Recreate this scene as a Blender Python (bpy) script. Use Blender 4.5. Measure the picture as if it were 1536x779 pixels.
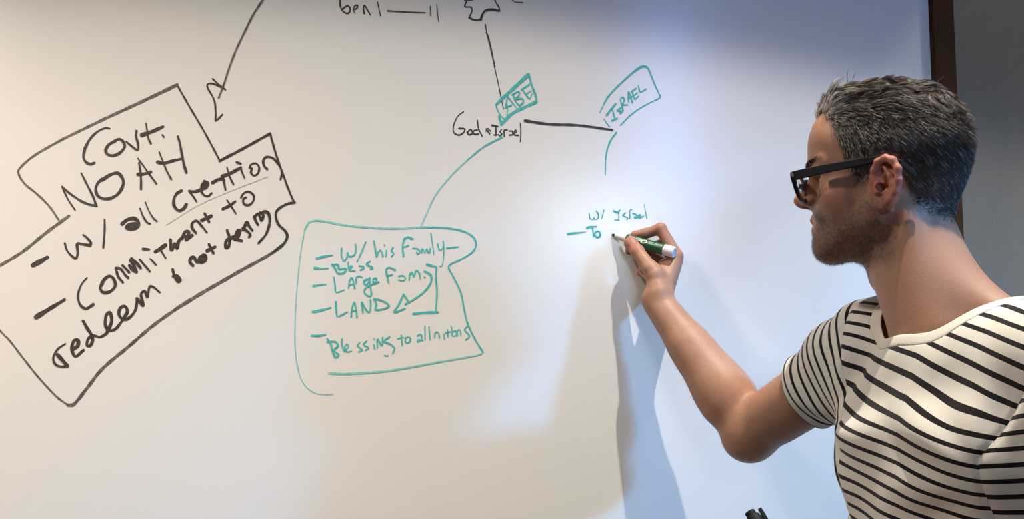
import bpy, bmesh, math, random
import numpy as np
from mathutils import Vector, Matrix
random.seed(7); RNG = np.random.RandomState(11)
for o in list(bpy.data.objects): bpy.data.objects.remove(o)
SC = bpy.context.scene; COL = SC.collection

# ------------------------------------------------------------------ camera, world, lights, exposure
F_PX, CAM_Z, PITCH, YB = 1500.0, 1.45, math.radians(5.7), 1.75     # focal length in px, board plane y
cs, sn = math.cos(PITCH), math.sin(PITCH)
cam = bpy.data.cameras.new('camera'); cam_ob = bpy.data.objects.new('camera', cam); COL.objects.link(cam_ob)
cam.sensor_width = 36.0; cam.lens = 36.0 * F_PX / 1536.0; cam.clip_start = 0.05
cam_ob.location = (0, 0, CAM_Z); cam_ob.rotation_euler = (math.pi/2 + PITCH, 0, 0)
SC.camera = cam_ob
SC.view_settings.view_transform = 'Standard'; SC.view_settings.look = 'None'
SC.view_settings.gamma = 1.0; SC.view_settings.use_curve_mapping = False
SC.view_settings.exposure = 0.12
W = bpy.data.worlds.new('world'); SC.world = W; W.use_nodes = True
W.node_tree.nodes['Background'].inputs[0].default_value = (0.55, 0.62, 0.75, 1)
W.node_tree.nodes['Background'].inputs[1].default_value = 1.4
WARM, COOL = (1.0, 0.83, 0.62), (0.38, 0.62, 1.0)
def aim(o, target):
    o.rotation_euler = (Vector(target) - o.location).to_track_quat('-Z', 'Y').to_euler()
def area_light(name, loc, target, sx, sy, power, color, spread=180):
    l = bpy.data.lights.new(name, 'AREA'); l.shape = 'RECTANGLE'; l.size = sx; l.size_y = sy
    l.energy = power; l.color = color; l.spread = math.radians(spread)
    o = bpy.data.objects.new(name, l); COL.objects.link(o); o.location = loc; aim(o, target); return o
def spot_light(name, loc, target, power, color, angle, blend, size):
    l = bpy.data.lights.new(name, 'SPOT'); l.energy = power; l.color = color
    l.spot_size = math.radians(angle); l.spot_blend = blend; l.shadow_soft_size = size
    o = bpy.data.objects.new(name, l); COL.objects.link(o); o.location = loc; aim(o, target); return o
CEIL, LAMP_Z = 3.8, 3.32
SPOTS = ((0.54, 1.00), (1.35, 1.30), (-1.2, 1.0))
def spot_dir(name, loc, axis, power, color, half, blend, size):
    return spot_light(name, loc, tuple(Vector(loc)+Vector(axis)), power, color, 2*half, blend, size)
spot_dir('spot_light_hand', (0.54, 1.00, LAMP_Z), (-.10, -.82, -.56), 68, (1.0, .91, .77), 85.7, 0.05, 0.012)
spot_dir('spot_light_hand_soft', (0.54, 1.00, LAMP_Z), (-.10, -.82, -.56), 128, (1.0, .91, .77), 85.7, 0.21, 0.012)  # second beam added at the same lamp to even its falloff down the board
spot_dir('spot_light_left', (-1.2, 1.00, LAMP_Z), (.22, -.54, -.80), 96, (1.0, .87, .74), 64.4, 0.10, 0.12)
spot_dir('spot_light_far_right', (1.35, 1.30, LAMP_Z), (0, 0, -1), 25, (1.0, .95, .85), 32, 0.10, 0.02)
spot_light('window_light_side', (3.15, -0.50, 2.62), (0.40, 1.75, 1.04), 540, (.11, .46, 1.0), 28, 1.0, 0.15)
spot_light('fill_light_room', (-2.75, -0.6, 3.0), (-1.05, 1.75, 0.80), 330, (1.0, .88, .76), 50, 1.0, 0.15)  # added fill to brighten the lower left board, no fixture hangs here
area_light('window_light_rear', (0.665, -0.80, 2.50), (0.665, 1.75, 2.45), 0.15, 0.9, 1.5, (.16, .38, 1.0), 60)
area_light('lamp_light_rear', (0.40, -1.40, 2.12), (0.2, 1.75, 1.6), 0.42, 0.26, 0.55, (.78, .91, 1.0), 60)

# ------------------------------------------------------------------ helpers
def rayd(px, py):
    a, b = (px-768.0)/F_PX, (389.5-py)/F_PX
    return np.array([a, cs - b*sn, sn + b*cs])
def P(px, py, d):                       # point seen at a pixel of the photo, d metres along the view axis
    return np.array([0, 0, CAM_Z]) + rayd(px, py)*d
def H(px, py, w=0.0):                   # the same, w metres in front of the board
    r = rayd(px, py); return np.array([0, 0, CAM_Z]) + r*((YB - w)/r[1])
def tag(o, label=None, cat=None, group=None, kind=None):
    for k, v in (('label', label), ('category', cat), ('group', group), ('kind', kind)):
        if v: o[k] = v
    return o
def mesh_obj(name, verts, faces, mat, parent=None, smooth=True, attrs=None):
    me = bpy.data.meshes.new(name)
    verts = np.asarray(verts, dtype=np.float64); 
    if isinstance(faces, np.ndarray):
        n, k = faces.shape
        me.vertices.add(len(verts)); me.vertices.foreach_set('co', verts.astype(np.float32).ravel())
        me.loops.add(n*k); me.loops.foreach_set('vertex_index', faces.astype(np.int32).ravel())
        me.polygons.add(n); me.polygons.foreach_set('loop_start', (np.arange(n)*k).astype(np.int32))
        me.update(calc_edges=True); me.validate()
    else:
        me.from_pydata([tuple(v) for v in verts], [], faces); me.update()
    if smooth: me.polygons.foreach_set('use_smooth', np.ones(len(me.polygons), dtype=bool))
    if attrs:
        for an, av in attrs.items():
            av = np.asarray(av, dtype=np.float32)
            if av.ndim == 1:
                a = me.attributes.new(an, 'FLOAT', 'POINT'); a.data.foreach_set('value', av)
            else:
                a = me.attributes.new(an, 'FLOAT_COLOR', 'POINT')
                a.data.foreach_set('color', np.concatenate([av, np.ones((len(av), 1), np.float32)], 1).ravel())
    if mat: me.materials.append(mat)
    o = bpy.data.objects.new(name, me); COL.objects.link(o)
    if parent: o.parent = parent
    return o
def empty(name, loc=(0, 0, 0)):
    o = bpy.data.objects.new(name, None); COL.objects.link(o); o.location = loc; o.empty_display_size = 0.05; return o
def keep(o, parent):                     # parent without moving
    o.parent = parent; o.matrix_parent_inverse = Matrix.Translation(parent.location).inverted(); return o
def box(name, x0, x1, y0, y1, z0, z1, mat, parent=None, bevel=0.0):
    bm = bmesh.new(); bmesh.ops.create_cube(bm, size=1)
    for v in bm.verts: v.co = Vector(((x0+x1)/2 + v.co.x*(x1-x0), (y0+y1)/2 + v.co.y*(y1-y0), (z0+z1)/2 + v.co.z*(z1-z0)))
    if bevel: bmesh.ops.bevel(bm, geom=bm.edges[:], offset=bevel, segments=2, affect='EDGES')
    me = bpy.data.meshes.new(name); bm.to_mesh(me); bm.free(); me.materials.append(mat)
    o = bpy.data.objects.new(name, me); COL.objects.link(o)
    if parent: keep(o, parent)
    return o
def tube(points, radii, n=10, cap=True):
    P_ = [np.array(p, float) for p in points]; R_ = radii if hasattr(radii, '__len__') else [radii]*len(P_)
    vs, fs = [], []; ref = None
    for i, p in enumerate(P_):
        t = P_[min(i+1, len(P_)-1)] - P_[max(i-1, 0)]; t /= np.linalg.norm(t)+1e-12
        if ref is None: ref = np.array([0, 0, 1.0]) if abs(t[2]) < .9 else np.array([1.0, 0, 0])
        u = np.cross(t, ref); u /= np.linalg.norm(u); v = np.cross(u, t); ref = v
        for k in range(n):
            a = 2*math.pi*k/n; vs.append(p + R_[i]*(math.cos(a)*u + math.sin(a)*v))
    for i in range(len(P_)-1):
        for k in range(n): fs.append([i*n+k, i*n+(k+1) % n, (i+1)*n+(k+1) % n, (i+1)*n+k])
    if cap: fs.append(list(range(n))[::-1]); fs.append([(len(P_)-1)*n+k for k in range(n)])
    return vs, fs

class NT:                                # small node-tree builder
    def __init__(s, name):
        s.m = bpy.data.materials.new(name); s.m.use_nodes = True; s.t = s.m.node_tree
        s.b = s.t.nodes['Principled BSDF']
    def n(s, kind, **kw):
        x = s.t.nodes.new('ShaderNode'+kind)
        for k, v in kw.items():
            if k in x.inputs: x.inputs[k].default_value = v
            else: setattr(x, k, v)
        return x
    def l(s, a, b): s.t.links.new(a, b)
    def bump(s, height, strength, dist=0.01):
        bp = s.n('Bump'); bp.inputs['Strength'].default_value = strength; bp.inputs['Distance'].default_value = dist
        s.l(height, bp.inputs['Height']); s.l(bp.outputs[0], s.b.inputs['Normal']); return bp
def mat(name, col, rough=0.5, spec=0.5, metal=0.0, noise=None, bump=None, col2=None):
    t = NT(name); t.b.inputs['Base Color'].default_value = (*col, 1)
    t.b.inputs['Roughness'].default_value = rough; t.b.inputs['Specular IOR Level'].default_value = spec
    t.b.inputs['Metallic'].default_value = metal
    tc = t.n('TexCoord')
    if noise:
        nz = t.n('TexNoise', Scale=noise, Detail=4.0); t.l(tc.outputs['Object'], nz.inputs['Vector'])
        mx = t.n('Mix', data_type='RGBA'); mx.inputs['A'].default_value = (*col, 1); mx.inputs['B'].default_value = (*(col2 or [c*.8 for c in col]), 1)
        t.l(nz.outputs[0], mx.inputs['Factor']); t.l(mx.outputs['Result'], t.b.inputs['Base Color'])
    if bump:
        nb = t.n('TexNoise', Scale=bump[0], Detail=3.0); t.l(tc.outputs['Object'], nb.inputs['Vector'])
        t.bump(nb.outputs[0], bump[1], bump[2])
    return t.m

M = {}
M['plaster'] = mat('grey painted plaster', (0.245, 0.207, 0.160), 0.85, 0.12, noise=60, col2=(0.228, 0.193, 0.150), bump=(220, .25, .002))
M['ceiling'] = mat('white ceiling paint', (0.55, 0.54, 0.52), 0.9, 0.1, noise=5, col2=(.5, .5, .48))
M['floor'] = mat('dark carpet', (0.09, 0.085, 0.08), 0.95, 0.1, noise=200, col2=(.05, .05, .05), bump=(300, .5, .004))
M['wood'] = mat('dark brown timber', (0.075, 0.034, 0.018), 0.85, 0.08, noise=14, col2=(0.040, 0.020, 0.011), bump=(60, .3, .002))
M['black'] = mat('matt black acetate', (0.006, 0.006, 0.008), 0.6, 0.25, noise=30, col2=(.009, .009, .011))
M['metal'] = mat('brushed metal', (0.6, 0.6, 0.6), 0.35, 0.5, 1.0, noise=80)

def board_material():
    t = NT('glossy white board enamel'); b = t.b
    b.inputs['Base Color'].default_value = (0.80, 0.79, 0.77, 1)
    tc = t.n('TexCoord'); n0 = t.n('TexNoise', Scale=3.0, Detail=3.0); t.l(tc.outputs['Object'], n0.inputs['Vector'])
    mx = t.n('Mix', data_type='RGBA'); mx.inputs['A'].default_value = (0.815, 0.80, 0.775, 1); mx.inputs['B'].default_value = (0.775, 0.765, 0.745, 1)
    t.l(n0.outputs[0], mx.inputs['Factor']); t.l(mx.outputs['Result'], b.inputs['Base Color'])
    b.inputs['Roughness'].default_value = 0.36; b.inputs['Specular IOR Level'].default_value = 0.4
    b.inputs['Coat Weight'].default_value = 1.0; b.inputs['Coat Roughness'].default_value = 0.15; b.inputs['Coat IOR'].default_value = 1.5
    nb = t.n('TexNoise', Scale=420.0, Detail=2.0); t.l(tc.outputs['Object'], nb.inputs['Vector'])
    bp = t.bump(nb.outputs[0], 0.09, 0.0010); nb2 = t.n('TexNoise', Scale=620.0, Detail=1.0); t.l(tc.outputs['Object'], nb2.inputs['Vector'])
    b2 = t.n('Bump'); b2.inputs['Strength'].default_value = .16; b2.inputs['Distance'].default_value = .0006; t.l(nb2.outputs[0], b2.inputs['Height']); t.l(b2.outputs[0], b.inputs['Coat Normal'])
    return t.m
M['board'] = board_material()
def ink(name, c1, c2):
    t = NT(name); tc = t.n('TexCoord'); nz = t.n('TexNoise', Scale=160.0, Detail=5.0); t.l(tc.outputs['Object'], nz.inputs['Vector'])
    rp = t.n('ValToRGB'); rp.color_ramp.elements[0].position = .38; rp.color_ramp.elements[1].position = .68
    rp.color_ramp.elements[0].color = (*c1, 1); rp.color_ramp.elements[1].color = (*c2, 1)
    t.l(nz.outputs[0], rp.inputs[0]); t.l(rp.outputs[0], t.b.inputs['Base Color'])
    t.b.inputs['Roughness'].default_value = 0.5; return t.m
M['ink_black'] = ink('black dry-erase ink', (0.022, 0.018, 0.014), (0.055, 0.045, 0.035))
M['ink_thin'] = ink('worn black dry-erase ink', (0.06, 0.05, 0.04), (0.20, 0.175, 0.15))
M['ink_teal'] = ink('teal dry-erase ink', (0.035, 0.42, 0.39), (0.10, 0.55, 0.51))
M['ink_pale'] = ink('pale teal dry-erase ink', (0.13, 0.53, 0.50), (0.32, 0.66, 0.62))
M['ink_smear'] = ink('faint erased ink', (0.50, 0.48, 0.45), (0.74, 0.72, 0.69))

# ------------------------------------------------------------------ room shell
box('floor', -3.2, 3.6, -3.6, 2.0, -0.05, 0.0, M['floor'])['kind'] = 'structure'
box('ceiling', -3.2, 3.6, -3.6, 2.0, CEIL, CEIL+.05, M['ceiling'])['kind'] = 'structure'
box('wall_front', -3.2, 3.6, 1.775, 1.87, 0.0, CEIL, M['plaster'])['kind'] = 'structure'
box('wall_left', -3.3, -3.2, -3.6, 1.87, 0.0, CEIL, M['plaster'])['kind'] = 'structure'
# rear wall and right wall stand behind the camera, each with a tall window opening
def wall_open(name, horizontal, c, a0, a1, w0, w1, z0, z1):
    vs, fs = [], []
    def add(u0, u1, q0, q1):
        b = len(vs)
        for t in (c, c+.1):
            for (u, z) in ((u0, q0), (u1, q0), (u1, q1), (u0, q1)):
                vs.append((u, t, z) if horizontal else (t, u, z))
        fs.extend([[b, b+1, b+2, b+3], [b+7, b+6, b+5, b+4]] + [[b+i, b+4+i, b+4+(i+1) % 4, b+(i+1) % 4] for i in range(4)])
    add(a0, w0, 0, CEIL); add(w1, a1, 0, CEIL); add(w0, w1, 0, z0); add(w0, w1, z1, CEIL)
    o = mesh_obj(name, vs, fs, M['plaster'], smooth=False); o['kind'] = 'structure'; return o
wall_open('wall_back', True, -3.7, -3.2, 3.6, 0.2, 1.6, 0.9, 2.5)
wall_open('wall_right', False, 3.6, -3.6, 1.87, -2.2, -0.4, 0.9, 2.6)
def window(name, horizontal, c, w0, w1, z0, z1):
    vs, fs = [], []
    def bar(u0, u1, q0, q1):
        b = len(vs)
        for t in (c-.03, c+.03):
            for (u, z) in ((u0, q0), (u1, q0), (u1, q1), (u0, q1)):
                vs.append((u, t, z) if horizontal else (t, u, z))
        fs.extend([[b, b+1, b+2, b+3], [b+7, b+6, b+5, b+4]] + [[b+i, b+4+i, b+4+(i+1) % 4, b+(i+1) % 4] for i in range(4)])
    m = (w0+w1)/2
    bar(w0, w0+.05, z0, z1); bar(w1-.05, w1, z0, z1); bar(w0, w1, z0, z0+.05); bar(w0, w1, z1-.05, z1); bar(m-.02, m+.02, z0, z1)
    o = mesh_obj(name, vs, fs, M['wood'], smooth=False); o['kind'] = 'structure'
window('window_1', True, -3.65, 0.2, 1.6, 0.9, 2.5); window('window_2', False, 3.65, -2.2, -0.4, 0.9, 2.6)

# ceiling-hung spotlight cans (open below, the beams start at their mouths)
CANL = ('small hanging spotlight can above the writing hand', 'hanging spotlight can over the bare grey wall at right', 'hanging spotlight can above the left end of the whiteboard')
for k, (x, y) in enumerate(SPOTS):
    root = empty('spotlight_can', (x, y, CEIL)); tag(root, CANL[k], 'spotlight', 'ceiling spotlights')
    vs, fs = tube([(0, 0, 0), (0, 0, LAMP_Z+.09-CEIL)], .008, 10); mesh_obj('stem', vs, fs, M['metal'], root)
    vs, fs = [], []; n = 24
    for r, z in ((0.0, .09), (.045, .09), (.05, .08), (.05, .003), (.046, .003), (.046, .075), (0.0, .08)):
        for i in range(n): vs.append((r*math.cos(2*math.pi*i/n), r*math.sin(2*math.pi*i/n), LAMP_Z-CEIL+z))
    for q in range(6):
        for i in range(n): fs.append([q*n+i, q*n+(i+1) % n, (q+1)*n+(i+1) % n, (q+1)*n+i])
    mesh_obj('can', vs, fs, M['black'], root)

# ------------------------------------------------------------------ whiteboard
BX0, BX1, BZ0, BZ1 = -1.9, 0.751, 0.86, 2.36
board = empty('whiteboard', (0, YB, BZ0))
tag(board, 'large glossy whiteboard covered in black and teal handwriting, dark timber frame', 'whiteboard')
box('board_panel', BX0, BX1, YB, YB+.024, BZ0, BZ1, M['board'], board)
box('frame_rail', BX1, BX1+.040, YB-.014, YB+.024, BZ0-.04, BZ1+.04, M['wood'], board, .002)
box('frame_rail', BX0-.04, BX0, YB-.014, YB+.024, BZ0-.04, BZ1+.04, M['wood'], board, .002)
box('frame_rail', BX0, BX1, YB-.014, YB+.024, BZ1, BZ1+.04, M['wood'], board, .002)
box('frame_rail', BX0, BX1, YB-.014, YB+.024, BZ0-.04, BZ0, M['wood'], board, .002)
ZOFF = [0]
def catmull(pts, step=1.2):
    pts = [np.array(p, float) for p in pts]
    if len(pts) == 2:
        n = max(2, int(np.linalg.norm(pts[1]-pts[0])/3)); return [pts[0]+(pts[1]-pts[0])*i/n for i in range(n+1)]
    out = []
    ext = [2*pts[0]-pts[1]] + pts + [2*pts[-1]-pts[-2]]
    for i in range(1, len(ext)-2):
        p0, p1, p2, p3 = ext[i-1], ext[i], ext[i+1], ext[i+2]
        n = max(2, int(np.linalg.norm(p2-p1)/step))
        for j in range(n):
            t = j/n
            out.append(.5*((2*p1)+(-p0+p2)*t+(2*p0-5*p1+4*p2-p3)*t*t+(-p0+3*p1-3*p2+p3)*t**3))
    out.append(pts[-1]); return out
CROPS = dict(K1=(0, 100, 3.2457), K2=(0, 320, 2.596), C=(430, 310, 2.597), D=(480, 0, 3.247), E=(780, 80, 2.596), N1=(80, 170, 5.195),
             N2=(30, 210, 4.10), N3=(240, 220, 5.195), N4=(40, 360, 3.895), N5=(200, 290, 4.584), T1=(455, 340, 5.564), T2=(570, 335, 5.375),
             T3=(455, 470, 5.585), Q1=(500, 0, 9.035), Q2=(660, 0, 7.787), Q3=(670, 100, 6.493), Q4=(895, 90, 7.79), Q5=(845, 305, 10.97),
             Q6=(290, 0, 3.894), Z=(0, 0, 1.0))
def hand_ink(name, label, ink_name, strokes):
    # strokes: (crop, width px at start, width at end, 'x,y x,y ...')
    vs, fs = [], []
    for (cr, w0, w1, s) in strokes:
        x0, y0, sc = CROPS[cr]
        pts = [tuple(map(float, q.split(','))) for q in s.split()]
        pts = [(x0+a/sc, y0+b/sc) for a, b in pts]
        c = catmull(pts); n = len(c); base = len(vs); ZOFF[0] += 1
        off = 0.0003 + (ZOFF[0] % 9)*0.00005
        ph = random.random()*6
        L, R = [], []
        wl = []
        for i, p in enumerate(c):
            t = i/(n-1); tan = c[min(i+1, n-1)]-c[max(i-1, 0)]; ln = np.linalg.norm(tan)
            tan = tan/ln if ln > 1e-9 else np.array([1., 0]); nn = np.array([-tan[1], tan[0]])
            w = (w0+(w1-w0)*t)*.5*(1+.10*math.sin(i*.35+ph)); wl.append((p, tan, nn, w))
        rows = []
        p, tan, nn, w = wl[0]
        for k in (-.95, -.7): q = math.sqrt(1-k*k); rows.append((p+tan*w*k, nn, w*q))
        rows += [(p, nn, w) for p, tan, nn, w in wl]
        p, tan, nn, w = wl[-1]
        for k in (.7, .95): q = math.sqrt(1-k*k); rows.append((p+tan*w*k, nn, w*q))
        for (p, nn, w) in rows:
            L.append(0)
            for sgn in (1, -1):
                q = p+nn*w*sgn; v = H(q[0], q[1], off+.00012*len(L)/len(rows)); vs.append(v)
        for i in range(len(rows)-1):
            b = base+2*i; fs.append([b, b+1, b+3, b+2])
    vs = [v-np.array([0, YB, BZ0]) for v in vs]
    o = mesh_obj(name, vs, fs, M[ink_name], board, smooth=False)
    if label: o['label'] = label
    return o
HI = hand_ink
HI('drawn_outline', 'black hand-drawn notched box around the slanted writing', 'ink_thin', [
 ('K1', 3, 3.4, '285,745 240,680 180,620 120,570 90,520 100,490 170,430 300,355'), ('K1', 3.6, 5, '300,355 500,258 700,165 862,88'),
 ('K2', 4.5, 4, '268,10 180,75 100,140 40,180 0,203 -80,250 -200,330')])
HI('drawn_outline', 'black hand-drawn notched box around the slanted writing', 'ink_black', [
 ('K1', 2.8, 2.8, '862,88 920,190 985,300 1040,400 1070,458'), ('K1', 4.2, 3.6, '1070,458 1180,400 1315,325'), ('K1', 3.2, 3, '1315,325 1345,430 1380,530 1410,610 1432,660'),
 ('N5', 3.4, 4.2, '1110,62 1050,75 990,115 980,160 1000,215 1045,260 1058,300 1030,350 960,405')])
HI('drawn_outline', 'grey lower edge of the black notched box', 'ink_thin', [
 ('N5', 4.2, 4.8, '960,405 860,465 740,530 620,600 480,680 325,775'), ('K2', 4.8, 5, '705,360 600,435 500,520 400,605 340,680 290,742 265,748'),
 ('K2', 3, 2.6, '265,748 220,715 150,640 90,565 40,500 0,458 -60,390 -200,250')])
HI('handwritten_word', 'black word "Covt."', 'ink_black', [
 ('N1', 2.4, 4.5, '440,118 400,115 340,145 285,200 245,275'), ('N1', 4, 4, '245,275 235,340 255,380 290,395 320,385'),
 ('N1', 4.6, 3.8, '480,215 430,245 408,290 425,320 470,328 520,305 555,260 540,215 510,200 475,215'),
 ('N1', 3, 3.6, '568,220 610,255 655,285 660,240 645,180 648,135'), ('N1', 2, 3, '722,75 730,130 740,190 760,235'), ('N1', 6, 4, '690,168 770,140 855,102'), ('N1', 3, 2.4, '850,168 862,185')])
HI('handwritten_word', 'black word "NOAH"', 'ink_black', [
 ('N1', 2.4, 3, '170,755 120,680 85,610 68,570'), ('N1', 3, 4, '68,570 130,625 210,680 280,710 335,720'), ('N1', 4, 2.6, '335,720 310,650 260,550 217,465'),
 ('N1', 5, 4, '380,520 440,480 500,465 535,500 545,550 510,620 450,660 390,665 345,640 330,590 345,545 380,510'),
 ('N1', 3.4, 3, '683,590 683,520 678,450 667,385'), ('N1', 2, 3, '657,348 710,420 760,490 803,548'), ('N1', 5, 4, '660,475 710,470 760,455'),
 ('N1', 2, 3, '825,300 850,365 885,450 918,512'), ('N1', 3, 4, '970,178 985,230 1000,310 1018,400 1036,460'), ('N1', 5.5, 3.6, '815,380 860,388 930,370 1005,352')])
HI('handwritten_word', 'black words "- w/ all"', 'ink_black', [
 ('N2', 8, 6, '80,772 120,750 168,722'), ('N2', 3, 4.6, '275,635 290,680 320,715 345,728 355,690 352,640 380,640 430,648'), ('N2', 5, 2.4, '430,648 435,630 410,600 388,583'),
 ('N2', 3, 3, '520,488 520,560 512,662'), ('N2', 5.5, 5.5, '628,515 660,490 700,482 725,500 725,530 690,545 655,540 668,522 705,515'),
 ('N2', 2.4, 3, '738,420 755,465 780,505 800,515'), ('N2', 1.6, 2.6, '770,380 795,440 820,480 842,500')])
HI('handwritten_word', 'black word "creation"', 'ink_black', [
 ('N3', 4, 4.6, '168,342 130,365 108,410 110,460 145,497 185,480 205,448'), ('N3', 2.6, 4, '285,428 260,390 228,345'), ('N3', 4, 5, '228,345 270,350 320,335'),
 ('N3', 6, 6, '320,335 345,310 365,290 350,280 330,305'), ('N3', 4.5, 3, '345,270 375,285 360,320 320,335 340,375 375,385 402,362'),
 ('N3', 5.5, 3, '410,280 450,258 490,252 500,285 510,335'), ('N3', 2, 3, '522,160 535,210 555,260 572,292'), ('N3', 5.5, 4, '488,230 550,205 630,162'),
 ('N3', 3, 2, '630,165 640,200 660,245'), ('N3', 4, 3.6, '598,120 628,132'), ('N3', 3, 3.4, '698,165 710,140 745,130 772,160 765,205 735,225 710,205 715,170'),
 ('N3', 4, 3, '835,175 812,150 805,110 830,80 880,90 925,140 950,195 940,255')])
HI('erased_smear', 'faint grey erased line under the word creation', 'ink_smear', [('N3', 1.6, 1.4, '50,608 300,455 550,345 840,232')])
HI('handwritten_word', 'black word "to" after commitment', 'ink_black', [
 ('N3', 2.4, 3, '522,415 555,465 590,520'), ('N3', 5, 3.4, '490,485 540,460 588,425'), ('N3', 3, 3.4, '632,395 650,365 690,350 730,380 725,425 690,455 655,445 648,410 670,395')])
HI('handwritten_word', 'black word "Commitment" with its dash', 'ink_black', [
 ('N4', 7.5, 4, '55,452 130,405 220,350'), ('N4', 2, 4.6, '352,222 320,260 300,320 310,375 345,402 388,378'), ('N4', 4.4, 4.4, '440,250 430,285 450,308 490,300 518,265 505,225 480,212 450,235 440,262'),
 ('N4', 4, 4, '520,165 535,215 562,250'), ('N4', 4, 4, '525,165 550,172 575,205 592,222'), ('N4', 4, 4, '560,150 580,170 598,190'),
 ('N4', 4.4, 5, '600,150 615,172 635,186'), ('N4', 5, 5, '605,120 625,150 640,188'), ('N4', 5, 4.6, '612,108 645,140 665,165'), ('N4', 3.6, 3, '660,115 690,150 720,185'),
 ('N4', 2.6, 3, '722,110 755,145'), ('N4', 4, 3, '680,52 715,54'), ('N4', 6, 6, '752,68 780,52 810,30'), ('N4', 3.4, 3, '780,55 812,106'),
 ('N5', 5, 5, '255,320 262,388 285,345 300,378 312,330 350,290'), ('N5', 5, 4.6, '335,310 355,265 382,268 362,320 404,288'),
 ('N5', 4.4, 3, '430,272 405,240 405,205 435,188 470,225 505,268'), ('N5', 4, 4, '490,138 505,165 520,195'), ('N5', 5, 5, '470,185 500,172 535,155')])
HI('handwritten_word', 'black word "redeem"', 'ink_black', [
 ('N4', 2.6, 4, '225,608 180,640 155,690 170,730 210,742 238,735'), ('N4', 5.5, 6, '180,672 205,700 236,736'), ('N4', 6, 4, '272,640 298,620 300,588 275,592 264,640 285,682 332,645'),
 ('N4', 5, 4, '330,475 355,520 385,570 375,615 352,618 358,582 385,560 430,568 470,545'), ('N4', 5.4, 4, '470,540 495,480 488,428 464,442 460,500 482,530 520,520 560,470'),
 ('N4', 5, 4, '560,468 588,420 572,388 545,402 540,440 565,465 600,455 635,410 645,345'), ('N4', 5, 3, '645,345 680,385 668,320 690,300 705,335 718,275 745,280 778,308')])
HI('handwritten_word', 'black ampersand after redeem', 'ink_black', [('N5', 4, 5, '270,525 282,570 305,606 322,598 300,568 275,572')])
HI('handwritten_word', 'black word "not"', 'ink_black', [
 ('N5', 5, 5, '410,498 390,475 395,448 415,440 440,475 455,450'), ('N5', 7, 7, '460,445 488,430 490,460 465,472'), ('N5', 4, 4, '520,350 535,380 550,410'), ('N5', 5.5, 5, '508,395 535,382 562,368')])
HI('handwritten_word', 'black word "desing"', 'ink_black', [
 ('N5', 4, 5.5, '645,255 662,310 655,365 635,370 640,325 690,300'), ('N5', 6, 4.6, '700,315 722,290 733,255 714,262 706,312 745,326'),
 ('N5', 5.5, 4, '755,250 780,200 795,225 818,255'), ('N5', 4, 4, '752,240 785,262 805,285 795,300'), ('N5', 4.4, 4, '832,160 842,190 857,215'), ('N5', 4, 4, '835,158 860,140 880,185 893,150 872,130'),
 ('N5', 5, 3, '885,135 902,125 930,140 937,200 912,280 860,342')])
HI('drawn_arrow', 'black hand-drawn arrow line running to the top edge', 'ink_thin', [('Q6', 3.4, 2.6, '440,-60 408,-5 350,85 300,185 250,290 210,395 175,500 148,570')])
HI('drawn_arrow', 'black hooked arrowhead above the notched box', 'ink_black', [
 ('Q6', 2.6, 2.8, '113,460 150,495 187,523'), ('Q6', 2.6, 2.8, '187,523 120,490 85,490 85,515 120,580 130,640 130,705'), ('Q6', 3, 2.4, '130,705 150,690 170,668')])
HI('handwritten_word', 'black word "ben" and numbers at the top', 'ink_black', [
 ('Q1', 2.2, 2.4, '90,-30 95,80 130,150 190,180 225,150 220,95 180,80 120,125'), ('Q1', 2.2, 1.8, '290,125 325,105 325,70 290,80 272,130 290,172'),
 ('Q1', 2.4, 1.6, '420,180 408,120 420,70 450,110 505,205'), ('Q1', 1.6, 1.4, '598,25 620,120 640,215'), ('Q1', 2.2, 1.4, '738,145 900,155 1100,165 1250,170'),
 ('Q1', 1.6, 1.4, '1312,85 1320,210'), ('Q1', 1.6, 1.4, '1402,60 1412,180 1428,290')])
HI('drawn_outline', 'black stepped outline at the top edge', 'ink_black', [
 ('Q2', 2.2, 2, '310,15 288,75 330,80 365,85 372,130 340,205'), ('Q2', 2.6, 3.6, '340,205 400,232 475,230'), ('Q2', 3.6, 3.6, '475,230 500,160 540,120 620,112 692,125'), ('Q2', 2.2, 1.6, '692,125 690,90 660,40 640,0 625,-30')])
HI('drawn_line', 'short black tick at the top edge', 'ink_black', [('Q2', 1.6, 1.6, '285,0 380,0')])
HI('drawn_line', 'short black curve at the top edge', 'ink_black', [('Q2', 1.4, 1.2, '830,-20 845,0 880,22 970,30')])
HI('drawn_line', 'thin black line dropping to the teal box', 'ink_black', [
 ('Q2', 1.6, 1.6, '530,285 550,400 590,560 640,779'), ('Q2', 1.4, 1.2, '538,380 570,440 625,690 645,779'), ('Q3', 1.6, 1.3, '465,0 500,150 530,300 553,410')])
HI('handwritten_word', 'black words "God & Israel"', 'ink_black', [
 ('Q3', 1.6, 2.4, '165,438 110,480 68,570 70,640 120,665 165,640 175,605 120,600'), ('Q3', 2.2, 2.2, '200,640 235,610 250,650 215,660 198,635'),
 ('Q3', 1.6, 2, '300,520 310,600 345,675'), ('Q3', 2, 2, '300,615 265,622 265,655 310,655'), ('Q3', 2, 2, '385,605 420,655'), ('Q3', 2, 2, '425,625 400,600 385,625'),
 ('Q3', 2.8, 2, '440,570 500,580'), ('Q3', 2, 2, '480,575 480,665'), ('Q3', 1.6, 1.6, '458,665 510,662'), ('Q3', 1.8, 1.8, '535,612 518,635 540,655 515,675'),
 ('Q3', 2, 1.6, '562,680 560,620 592,615'), ('Q3', 1.8, 1.8, '610,625 640,628 642,660 610,665'), ('Q3', 1.8, 1.8, '655,650 682,630 667,615 655,660 700,668'), ('Q3', 1.6, 1.4, '718,548 722,640 718,730')])
HI('drawn_line', 'thick black line between the two teal name boxes', 'ink_black', [('E', 4, 3, '20,262 110,275 230,280 360,298')])
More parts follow.
